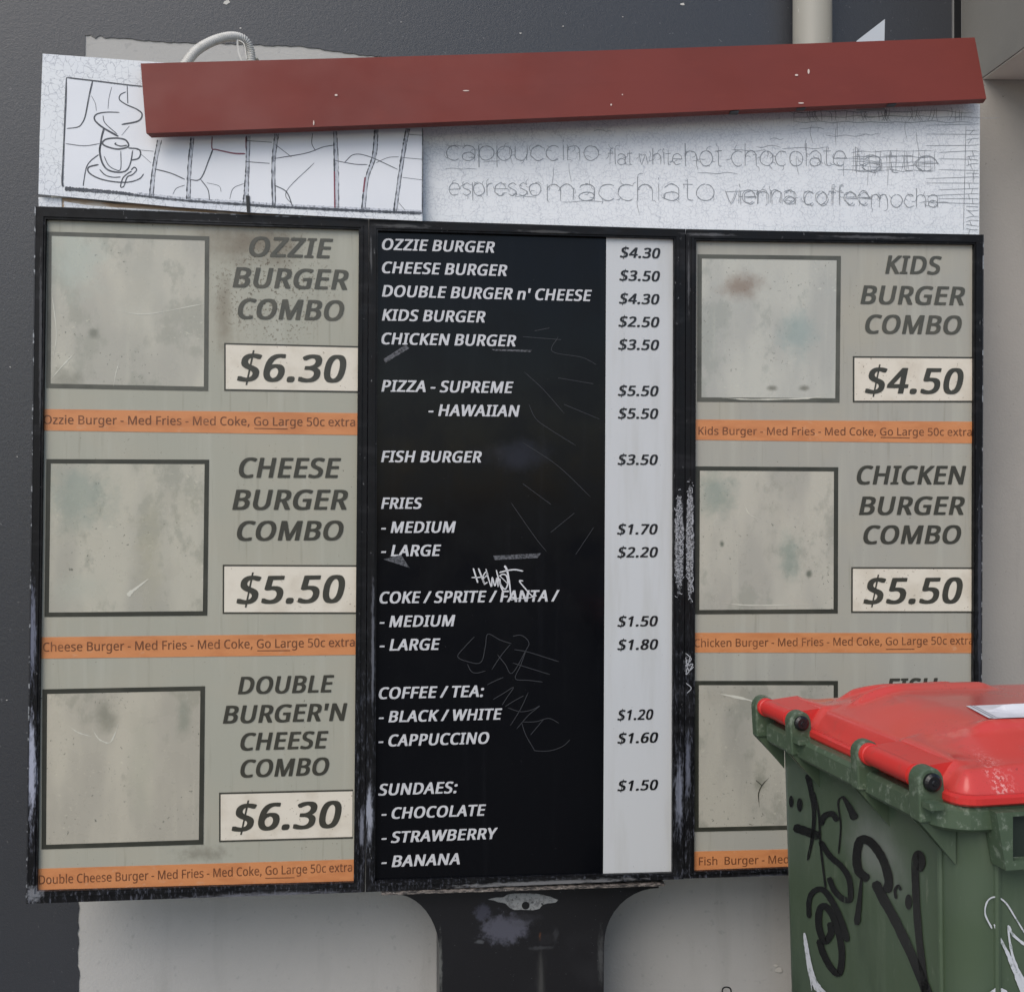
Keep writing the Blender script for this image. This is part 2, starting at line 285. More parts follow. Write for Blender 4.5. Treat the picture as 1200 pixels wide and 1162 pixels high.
# ------------------------------------------------------------------ lettering: outlines of the letters (cap height 260 units)
GB = """ 94
$227|94,-42 92,-40 92,-13 91,-11 62,-9 37,-6 22,-3 10,1 4,4 4,40 6,44 17,44 20,45 23,44 33,44 52,37 73,32 90,30 91,30 92,32 92,108 62,120 48,127 31,139 23,146 18,152 14,159 9,173 7,189 7,203 9,217 12,226 20,239 30,249 43,258 58,264 72,267 91,269 92,271 92,299 94,301 106,301 108,299 108,271 109,269 134,268 155,265 180,258 187,255 190,252 190,243 181,218 179,216 166,215 153,216 124,226 113,228 109,227 108,158 109,156 112,154 139,144 161,133 175,123 182,115 188,107 192,99 195,89 196,81 196,56 194,44 188,30 181,20 174,13 163,5 143,-4 129,-7 109,-10 108,-12 108,-41 107,-42|109,34 117,37 124,42 127,45 134,57 135,64 135,70 134,75 129,86 121,93 110,100 108,99 108,97 108,36|90,164 92,165 92,167 92,222 92,224 91,225 84,222 76,215 71,207 69,199 69,191 73,179 81,171
'101|31,160 19,161 17,161 16,163 14,196 13,199 13,209 12,212 12,222 11,225 11,235 9,250 10,263 12,264 22,265 26,266 56,266 60,265 71,264 72,262 72,256 71,253 71,243 70,240 70,230 69,227 69,217 68,214 68,204 67,201 65,164 64,162 62,161 52,160 48,160
,116|15,-53 2,-52 0,-50 0,-44 10,-1 19,45 21,46 31,47 35,48 65,48 69,47 80,46 83,42 83,34 80,21 70,-8 52,-51 50,-52 40,-53 37,-53
-136|15,77 3,78 0,79 0,112 2,116 13,116 17,117 100,117 104,116 114,116 116,114 116,81 115,78 104,78 100,77
.116|43,-11 31,-11 24,-8 19,-5 14,2 12,10 12,27 13,34 16,40 22,45 30,48 52,49 55,48 65,48 74,45 80,40 83,34 85,29 85,9 82,2 76,-6 69,-9 64,-11
/154|4,-6 -10,-5 -11,-3 -11,4 85,262 89,264 99,265 103,266 129,266 133,265 144,264 145,261 145,255 144,251 49,-4 47,-5 37,-6 33,-6
0227|97,-10 71,-7 63,-5 50,1 43,6 32,17 24,28 18,40 12,57 5,87 4,107 3,111 3,150 4,154 4,165 6,181 12,205 19,224 28,240 34,247 43,254 47,258 57,263 66,266 77,268 99,269 103,270 120,268 130,268 146,264 155,260 165,253 175,242 179,237 183,231 190,217 196,200 199,187 203,158 204,122 203,118 203,100 202,96 202,89 197,60 189,37 184,27 175,15 168,8 157,0 151,-3 142,-6 125,-9 115,-9 111,-10|101,30 104,30 108,31 116,35 122,40 131,53 135,63 138,75 141,92 142,110 143,114 143,145 142,149 142,159 139,179 134,198 127,212 120,221 115,225 109,228 103,229 93,226 85,219 79,211 75,203 70,188 66,173 64,157 64,146 63,142 63,117 64,113 64,101 68,75 74,58 80,46 85,40 91,35
1227|98,-6 86,-5 85,-5 84,-3 84,195 82,195 61,179 36,179 34,180 19,199 18,202 18,208 20,211 89,264 100,265 104,266 126,266 130,265 140,264 142,263 143,261 143,-3 142,-5 140,-5 130,-6 127,-6
2227|17,-6 5,-5 3,-4 3,30 91,120 108,139 119,153 126,166 131,185 131,197 129,206 124,215 117,221 113,224 100,229 95,229 81,225 67,218 50,207 36,206 23,207 6,228 6,237 24,250 39,258 55,264 71,267 93,269 97,270 114,268 117,268 127,267 146,263 161,256 169,250 178,241 184,233 190,219 192,208 192,180 191,172 187,158 178,140 169,128 161,117 145,100 81,36 81,35 186,34 190,34 201,33 203,30 203,-4 200,-5 190,-6 186,-6
3227|72,-10 49,-8 35,-6 16,-1 3,5 2,8 2,42 2,44 4,45 28,45 44,38 64,32 81,29 93,29 104,31 114,34 120,37 129,45 133,50 136,56 139,68 139,79 138,84 135,91 132,95 122,104 109,110 101,112 90,114 58,114 54,115 43,115 42,118 42,148 42,151 44,152 54,152 58,153 79,153 88,154 103,158 111,162 120,169 125,174 129,181 132,193 132,199 131,205 128,212 120,221 111,227 99,230 92,230 87,229 74,225 56,216 47,210 34,209 21,210 18,212 4,231 4,239 6,243 16,250 32,258 45,263 63,267 81,268 85,269 111,269 115,268 133,267 147,264 163,257 172,250 178,244 187,231 192,217 193,209 193,187 192,179 190,171 187,164 180,154 173,147 158,137 158,136 174,129 183,122 191,113 197,102 200,92 201,84 201,60 199,48 195,37 191,29 186,22 175,12 171,8 153,-1 136,-6 123,-8 102,-9 98,-10
4227|133,-6 121,-5 119,-5 118,-3 118,50 117,52 10,52 6,53 -5,54 -7,57 -7,89 15,122 115,264 118,265 128,266 132,266 160,266 164,266 174,265 176,264 176,262 176,95 178,94 199,93 202,93 212,92 214,91 214,56 213,54 212,54 202,53 198,52 179,52 177,52 176,-2 175,-5 164,-6 160,-6|61,94 116,94 118,94 118,174 117,174 113,169 65,102 61,96
5227|76,-10 54,-8 41,-6 22,-1 10,5 8,8 9,43 11,45 23,46 36,45 45,40 58,35 70,32 87,29 97,30 108,33 118,38 124,42 129,47 132,51 136,59 138,66 140,78 139,87 136,98 133,104 129,109 120,118 112,122 95,126 81,126 60,122 50,122 47,121 42,122 32,122 18,130 15,133 14,143 15,146 16,168 18,183 18,193 20,208 20,218 22,233 22,243 25,263 27,265 37,265 41,266 166,266 170,265 181,265 182,261 182,229 181,226 170,226 166,225 80,224 78,214 78,205 77,202 77,193 76,190 76,181 75,165 77,164 86,165 111,165 115,164 125,164 147,160 158,156 169,150 178,143 184,137 190,128 196,116 200,99 200,89 201,85 200,65 198,53 194,41 189,31 184,24 174,14 164,6 153,0 142,-4 122,-8 103,-9 99,-10
6227|99,-10 87,-9 71,-6 60,-2 46,6 40,11 28,24 22,33 14,50 10,65 7,82 6,90 6,94 6,129 9,159 11,171 15,188 21,204 28,218 39,233 48,243 58,250 75,260 83,263 96,266 111,268 121,268 124,269 155,269 158,268 168,268 181,266 183,264 184,262 185,231 183,228 169,227 166,228 156,228 144,231 134,231 117,227 105,221 98,215 89,206 85,201 75,181 70,163 70,162 72,162 84,166 104,168 126,168 130,167 140,167 158,163 167,159 175,153 183,147 190,139 195,130 199,121 202,110 205,97 205,68 200,46 195,33 189,23 178,11 166,2 156,-3 137,-8 119,-9 115,-10|104,30 109,30 117,32 127,38 132,43 137,50 141,59 144,74 145,89 143,95 141,103 136,113 131,120 124,126 118,129 110,131 106,131 97,127 91,125 80,117 74,110 71,104 67,92 67,82 68,76 71,65 76,54 83,44 87,40 95,34
7227|50,-6 37,-5 36,-3 36,5 136,223 136,224 134,224 18,224 14,225 3,226 2,229 2,263 4,264 14,265 18,266 187,266 191,265 202,264 204,261 203,229 98,-4 96,-5 86,-6 82,-6
8227|92,-10 65,-7 52,-4 38,2 26,10 18,17 13,25 9,33 6,42 3,55 3,76 4,83 8,94 16,108 23,117 36,127 47,134 48,136 40,143 24,158 21,163 17,171 13,181 11,196 12,216 17,229 20,235 25,243 36,253 50,261 58,264 71,267 88,268 91,269 115,269 119,268 136,267 155,262 164,258 172,252 180,246 185,239 191,229 193,222 195,209 195,192 194,184 191,174 182,160 171,149 156,138 155,137 178,122 190,109 197,99 202,86 203,79 203,53 200,39 194,26 187,17 181,11 170,3 162,-1 151,-5 136,-8 118,-9 114,-10|97,28 104,28 113,29 121,32 129,37 135,43 138,47 143,59 144,66 141,78 138,84 132,92 112,106 99,111 90,107 83,101 72,91 66,79 63,70 63,60 66,53 70,45 74,39 80,35 86,32 93,29|103,161 105,161 109,163 118,169 126,176 132,185 134,192 135,200 134,207 132,212 129,218 125,222 113,229 105,231 102,231 94,229 86,225 78,218 74,210 71,202 71,197 74,188 79,178 87,171
9227|58,-10 36,-8 25,-6 23,-5 23,31 26,32 49,32 65,28 72,28 87,31 99,36 112,45 120,52 123,57 132,74 136,86 138,96 136,97 122,93 105,92 102,91 83,91 79,92 69,92 48,97 38,102 31,107 20,118 13,128 9,137 6,149 4,162 4,187 5,197 8,211 14,226 21,238 27,244 36,253 52,262 70,267 90,269 109,269 113,268 123,268 139,265 148,261 160,255 173,244 182,233 187,224 195,206 197,199 201,184 203,167 203,127 200,98 197,82 193,70 188,56 180,40 170,26 156,13 143,4 135,0 124,-4 104,-8 84,-9 80,-10|98,128 99,128 108,130 115,133 124,139 133,147 137,154 141,164 142,170 141,182 136,196 129,210 121,219 115,224 110,227 100,230 93,228 84,223 79,218 73,212 67,198 64,182 64,169 65,163 67,155 72,145 78,138 84,133
:116|43,-11 31,-11 24,-8 19,-5 14,2 12,10 12,27 13,34 16,40 22,45 30,48 52,49 55,48 65,48 74,45 80,40 83,34 85,29 85,9 82,2 76,-6 69,-9 64,-11|42,145 30,145 26,147 21,149 14,157 12,166 12,183 13,190 16,196 20,200 28,204 39,204 42,205 66,204 76,200 82,193 85,185 85,165 81,156 75,150 72,148 66,146 55,145 51,144
A252|0,-6 -13,-5 -14,-3 -14,4 87,264 89,265 99,266 103,266 128,266 132,266 143,265 145,263 151,248 244,8 245,4 245,-4 243,-5 233,-6 229,-6 200,-6 196,-6 185,-5 183,-2 160,57 154,72 153,73 79,74 77,73 75,69 46,-4 44,-5 34,-6 30,-6|93,116 136,116 138,116 138,117 118,172 116,176 114,173 93,118
B256|35,-6 22,-5 21,-2 21,263 23,264 33,265 37,266 123,266 127,265 137,264 140,264 156,262 176,258 185,255 197,249 202,245 211,236 219,222 222,205 222,184 218,167 213,159 210,154 200,145 189,138 189,137 201,131 213,123 217,119 223,111 228,100 230,91 231,81 231,68 230,64 230,57 225,38 220,29 207,15 198,9 181,1 165,-3 136,-6|82,34 127,34 140,37 151,43 158,49 161,53 165,61 167,69 167,83 162,95 157,102 148,108 142,111 125,115 82,115 82,113 82,36|82,155 121,155 138,159 147,164 152,168 156,174 159,182 160,189 160,194 159,200 156,207 153,211 147,216 139,220 125,224 118,226 82,225 82,223 82,157
C249|128,-10 107,-8 96,-6 78,-1 69,3 53,13 45,20 36,30 28,41 20,57 14,74 9,101 9,109 8,113 8,146 10,163 14,182 22,203 27,212 37,226 52,242 57,245 66,252 80,259 95,264 110,267 129,268 133,269 161,269 165,268 175,268 196,265 209,262 223,257 230,253 232,250 232,243 230,239 218,215 205,215 193,215 167,225 154,228 146,228 134,227 122,223 112,218 104,212 96,204 89,196 83,185 76,168 73,155 71,140 71,117 73,103 76,89 80,78 85,68 94,55 100,49 109,42 121,36 130,33 141,31 155,31 163,32 195,40 219,40 221,38 222,4 220,1 215,-1 196,-6 182,-8 160,-9 156,-10
D285|35,-6 22,-5 21,-2 21,263 23,264 33,265 37,266 126,266 130,265 150,263 163,261 184,255 199,248 214,239 223,231 231,221 239,211 246,198 251,185 254,173 257,152 257,114 254,90 249,71 246,64 241,55 231,40 221,29 206,17 194,10 177,3 157,-2 143,-4 133,-5 116,-6|82,34 104,34 108,34 116,35 123,36 149,44 168,58 174,66 182,77 192,103 193,121 194,124 194,145 192,158 189,171 184,181 177,193 167,204 161,209 151,215 136,221 123,224 115,226 84,226 82,224 82,36
E221|35,-6 22,-5 21,-2 21,263 23,264 33,265 37,266 177,266 181,265 192,264 194,261 194,229 192,226 181,225 177,224 84,224 82,223 82,158 82,156 171,156 175,155 186,154 188,151 188,120 187,118 185,117 175,116 171,116 82,115 82,113 82,37 82,35 84,34 177,34 181,34 192,33 194,30 193,-4 191,-5 181,-6 177,-6
F208|35,-6 22,-5 21,-2 21,263 23,264 33,265 37,266 177,266 181,265 192,264 194,261 194,229 192,226 181,225 177,224 84,224 82,224 82,145 84,144 170,144 174,144 185,143 187,140 187,107 186,106 184,105 174,104 170,104 82,103 82,101 81,-4 79,-5 69,-6 65,-6
G284|133,-10 112,-8 99,-6 79,0 65,7 57,12 45,22 36,32 28,43 22,54 14,75 11,89 8,112 8,144 9,148 9,155 12,173 19,194 25,206 32,217 46,234 54,240 67,250 83,258 98,263 118,267 125,267 128,268 138,268 142,269 173,269 176,268 196,267 213,264 229,260 243,255 247,251 248,243 237,218 234,215 221,214 208,215 190,222 165,228 147,228 136,226 126,223 114,217 105,210 96,203 88,192 82,182 78,173 72,150 70,126 71,122 71,114 74,97 80,78 89,62 93,57 101,49 111,42 121,37 129,34 143,31 153,30 170,31 186,34 190,36 191,99 190,101 188,102 150,102 146,103 135,103 134,106 134,141 136,142 146,142 150,143 235,143 239,142 249,142 251,140 251,5 244,2 229,-2 201,-7 182,-8 179,-9 168,-9 164,-10
H289|35,-6 22,-5 21,-2 21,263 23,264 33,265 37,266 65,266 69,265 79,264 81,263 82,158 82,156 184,156 186,156 187,158 187,263 189,264 199,265 203,266 231,266 235,265 247,264 248,261 247,-4 245,-5 235,-6 231,-6 203,-6 199,-6 189,-5 187,-4 187,112 186,114 84,114 82,114 82,112 81,-4 79,-5 69,-6 65,-6
I142|15,-6 3,-5 0,-4 0,21 1,23 4,24 29,30 30,30 31,32 31,226 31,228 29,229 4,235 1,237 0,263 3,264 13,265 17,266 106,266 110,265 121,264 122,261 122,237 119,235 94,229 91,227 91,33 93,30 118,24 122,22 122,-4 120,-5 110,-6 106,-6
J118|-11,-75 -23,-75 -34,-73 -38,-71 -42,-69 -43,-66 -43,-35 -42,-34 -40,-33 -30,-33 -27,-32 -23,-33 -13,-33 -5,-35 2,-32 8,-29 11,-25 16,-16 18,-8 19,-1 19,262 20,264 22,264 32,264 36,265 64,265 68,264 78,264 80,263 80,261 80,-2 78,-22 76,-31 71,-42 66,-50 61,-57 49,-65 39,-70 20,-75 10,-75 6,-76
K244|35,-6 22,-5 21,-2 21,263 23,264 33,265 37,266 65,266 69,265 79,264 81,263 82,171 82,169 83,169 90,175 169,264 180,265 184,266 218,266 222,265 234,264 235,261 235,256 234,254 136,146 142,136 237,7 239,3 238,-4 236,-5 226,-6 222,-6 188,-6 184,-6 173,-5 91,104 88,102 83,97 82,95 81,-4 79,-5 69,-6 65,-6
L210|35,-6 23,-5 22,-5 21,-3 21,262 22,264 23,264 33,265 37,266 65,266 69,265 79,264 81,263 82,261 82,36 84,34 178,34 182,34 193,33 195,30 195,-3 194,-5 192,-5 182,-6 178,-6
M349|35,-6 22,-5 21,-2 21,261 22,264 33,265 37,266 81,266 85,265 95,264 97,263 160,96 163,88 164,87 167,91 232,263 234,264 244,265 248,266 292,266 296,265 306,264 308,263 309,-2 308,-5 296,-6 292,-6 264,-6 260,-6 250,-5 248,-4 247,142 246,142 241,129 191,-4 188,-5 178,-6 174,-6 152,-6 148,-6 137,-5 134,-1 83,137 80,142 79,142 78,-4 76,-5 66,-6 62,-6
N296|35,-6 22,-5 21,-2 21,263 23,264 33,265 37,266 70,266 74,265 84,264 86,263 186,109 195,95 196,95 197,263 199,264 209,265 213,266 238,266 242,265 254,264 255,261 254,-4 252,-5 242,-6 238,-6 205,-6 201,-6 191,-5 189,-4 84,159 80,163 79,164 79,-3 78,-5 76,-5 66,-6 63,-6
O303|129,-10 102,-7 84,-3 74,1 62,7 50,16 37,29 30,38 18,62 13,79 9,101 9,110 8,114 8,146 11,171 18,197 27,216 38,232 48,242 61,252 72,257 82,262 103,267 121,268 124,269 136,269 140,270 180,267 194,264 208,259 216,255 227,248 232,244 246,230 256,215 263,201 269,184 275,157 275,149 276,145 276,114 273,89 269,75 265,63 256,44 247,30 231,15 223,9 211,2 195,-4 186,-6 175,-8 156,-9 153,-10|140,30 142,30 154,32 168,37 176,41 185,48 193,56 199,67 205,81 211,102 213,118 213,142 209,167 204,181 199,192 194,200 191,205 182,214 177,218 165,224 156,227 144,229 139,229 129,227 116,223 107,218 97,209 85,193 79,180 74,162 71,142 71,117 73,102 75,91 80,76 86,64 92,55 101,46 109,40 117,36 129,32
P239|35,-6 22,-5 21,-2 21,263 23,264 33,265 37,266 116,265 119,265 129,264 152,261 173,255 181,251 193,243 198,238 205,229 210,219 213,210 215,199 215,169 214,162 211,150 204,135 198,127 189,119 178,111 164,104 154,101 132,97 122,96 105,94 82,94 82,92 81,-4 79,-5 69,-6 65,-6|82,135 100,135 121,139 136,146 145,155 150,163 152,170 153,175 153,187 150,199 147,205 139,214 125,221 113,224 106,226 84,226 82,225 82,137
Q303|201,-68 189,-67 187,-66 139,-11 134,-9 110,-8 92,-5 72,2 58,10 47,19 38,28 31,37 25,47 17,65 11,89 8,114 8,147 9,150 10,165 14,185 20,202 26,214 30,221 37,230 50,244 55,247 64,253 81,261 102,267 119,269 129,269 133,270 151,270 155,269 174,268 186,266 201,261 212,257 220,252 230,246 240,237 253,220 265,196 272,175 275,158 275,149 276,145 276,114 275,110 275,103 272,85 267,69 262,56 257,46 246,29 232,16 228,12 207,0 208,-2 261,-57 262,-59 262,-65 261,-66 259,-67 249,-67 245,-68|135,31 147,31 166,36 174,40 186,49 194,59 199,67 203,76 209,92 213,117 213,142 211,158 204,181 198,194 187,210 174,219 166,223 157,226 146,229 138,229 132,228 118,223 105,216 95,207 86,195 80,183 75,167 71,143 71,118 73,102 79,79 85,66 94,53 106,42 115,37 126,33
R245|35,-6 22,-5 21,-2 21,263 23,264 33,265 37,266 120,265 123,265 142,263 159,260 173,256 183,251 194,243 199,239 206,230 210,222 213,213 215,201 215,170 211,153 207,145 198,133 189,125 169,114 168,112 233,7 234,4 233,-4 231,-5 221,-6 217,-6 184,-6 180,-6 169,-5 163,4 107,99 104,100 84,100 82,100 82,98 81,-4 79,-5 69,-6 65,-6|82,141 110,140 117,142 127,145 135,149 143,156 149,164 152,172 153,178 153,190 152,196 148,206 145,210 140,215 127,221 114,224 105,226 84,226 82,225 82,143
S219|74,-10 62,-9 59,-8 50,-8 37,-6 22,-3 5,3 4,6 5,43 7,44 17,44 20,45 23,44 33,44 59,35 79,31 92,30 104,32 117,37 124,42 128,46 134,58 135,69 134,75 131,82 128,86 122,93 115,98 97,107 69,117 48,127 31,139 23,146 18,152 13,161 8,179 8,186 7,190 7,204 9,217 11,224 20,239 31,250 43,258 52,262 72,267 89,268 93,269 120,269 124,268 134,268 156,265 168,262 185,256 190,252 190,244 181,218 179,216 166,215 153,216 123,226 113,228 100,228 92,226 84,222 76,215 72,209 69,201 69,192 70,186 73,179 79,172 86,167 107,156 139,144 152,138 169,127 183,115 188,107 193,97 196,82 196,55 194,44 191,36 185,25 174,13 163,5 151,-1 143,-4 123,-8 104,-9 100,-10
T221|85,-6 73,-5 71,-5 70,-3 70,223 68,224 6,224 2,225 -9,226 -11,229 -11,263 -8,264 2,265 6,266 196,266 200,265 211,264 212,261 212,229 211,226 200,225 196,224 134,224 131,223 131,-3 130,-5 129,-5 119,-6 116,-6
U285|121,-10 100,-8 87,-6 74,-2 60,5 46,16 38,24 30,37 26,46 20,64 18,80 19,263 21,265 31,265 35,266 64,266 67,265 77,265 79,263 79,85 81,73 85,63 89,55 97,45 108,37 115,34 126,31 134,30 151,34 158,37 165,42 172,49 178,58 184,76 186,89 187,263 189,265 199,265 203,266 230,266 234,265 245,265 246,261 246,76 242,54 237,41 228,26 220,17 203,4 193,-1 181,-5 165,-8 146,-9 142,-10
V237|93,-6 81,-5 78,-3 -10,243 -14,256 -14,263 -12,264 -2,265 1,265 31,266 35,265 45,264 48,262 107,95 108,93 109,93 112,100 169,262 172,264 182,265 186,266 215,266 219,265 230,264 232,261 231,254 230,250 140,-3 137,-5 127,-6 124,-6
W358|73,-6 61,-5 58,-3 -9,250 -10,256 -10,262 -9,264 2,265 6,266 35,266 39,265 49,264 52,262 87,125 90,114 91,112 92,113 95,119 136,262 139,264 149,265 153,266 182,266 186,265 197,264 199,263 201,257 236,138 245,110 246,110 248,114 285,263 287,264 297,265 301,266 330,266 334,265 344,264 346,263 347,254 346,248 280,0 277,-4 275,-5 265,-6 261,-6 233,-6 229,-6 219,-5 217,-4 168,159 167,158 165,152 120,-4 117,-5 107,-6 103,-6
X232|1,-6 -12,-5 -13,-3 -13,4 70,133 70,135 -7,254 -7,263 -5,264 5,265 9,266 40,266 44,265 56,264 62,256 103,189 106,185 109,187 157,264 168,265 172,266 202,266 206,265 218,264 219,262 219,257 218,253 147,145 142,137 142,135 225,5 224,-4 222,-5 212,-6 208,-6 176,-6 172,-6 162,-5 160,-4 108,82 105,84 104,84 99,76 49,-4 47,-5 37,-6 33,-6
Y225|87,-6 75,-5 74,-5 73,-3 72,95 -13,253 -14,256 -14,263 -12,264 -2,265 2,266 33,266 37,265 48,264 51,260 99,169 102,164 103,164 155,261 157,263 159,264 169,265 173,266 203,266 207,265 218,264 219,262 219,256 217,251 133,96 132,-4 130,-5 120,-6 116,-6
Z227|14,-6 2,-5 0,-4 0,29 128,223 128,224 126,224 20,224 16,225 5,226 3,229 4,263 6,264 16,265 20,266 188,266 192,265 203,264 204,261 204,231 75,36 75,35 77,35 191,34 195,34 206,33 207,30 207,-4 205,-5 195,-6 191,-6
n244|31,-6 19,-5 18,-5 17,-3 17,198 19,199 29,200 32,200 55,200 58,200 69,199 71,195 73,194 88,200 98,202 116,204 119,204 131,204 134,204 153,202 168,199 183,192 188,188 194,182 201,172 205,161 208,146 209,134 209,130 209,-4 207,-5 197,-6 193,-6 166,-6 162,-6 152,-5 150,-4 149,123 149,127 148,134 145,145 139,154 131,161 119,165 106,162 100,159 93,154 89,149 85,143 80,128 78,117 77,110 76,106 76,-4 74,-5 64,-6 60,-6"""
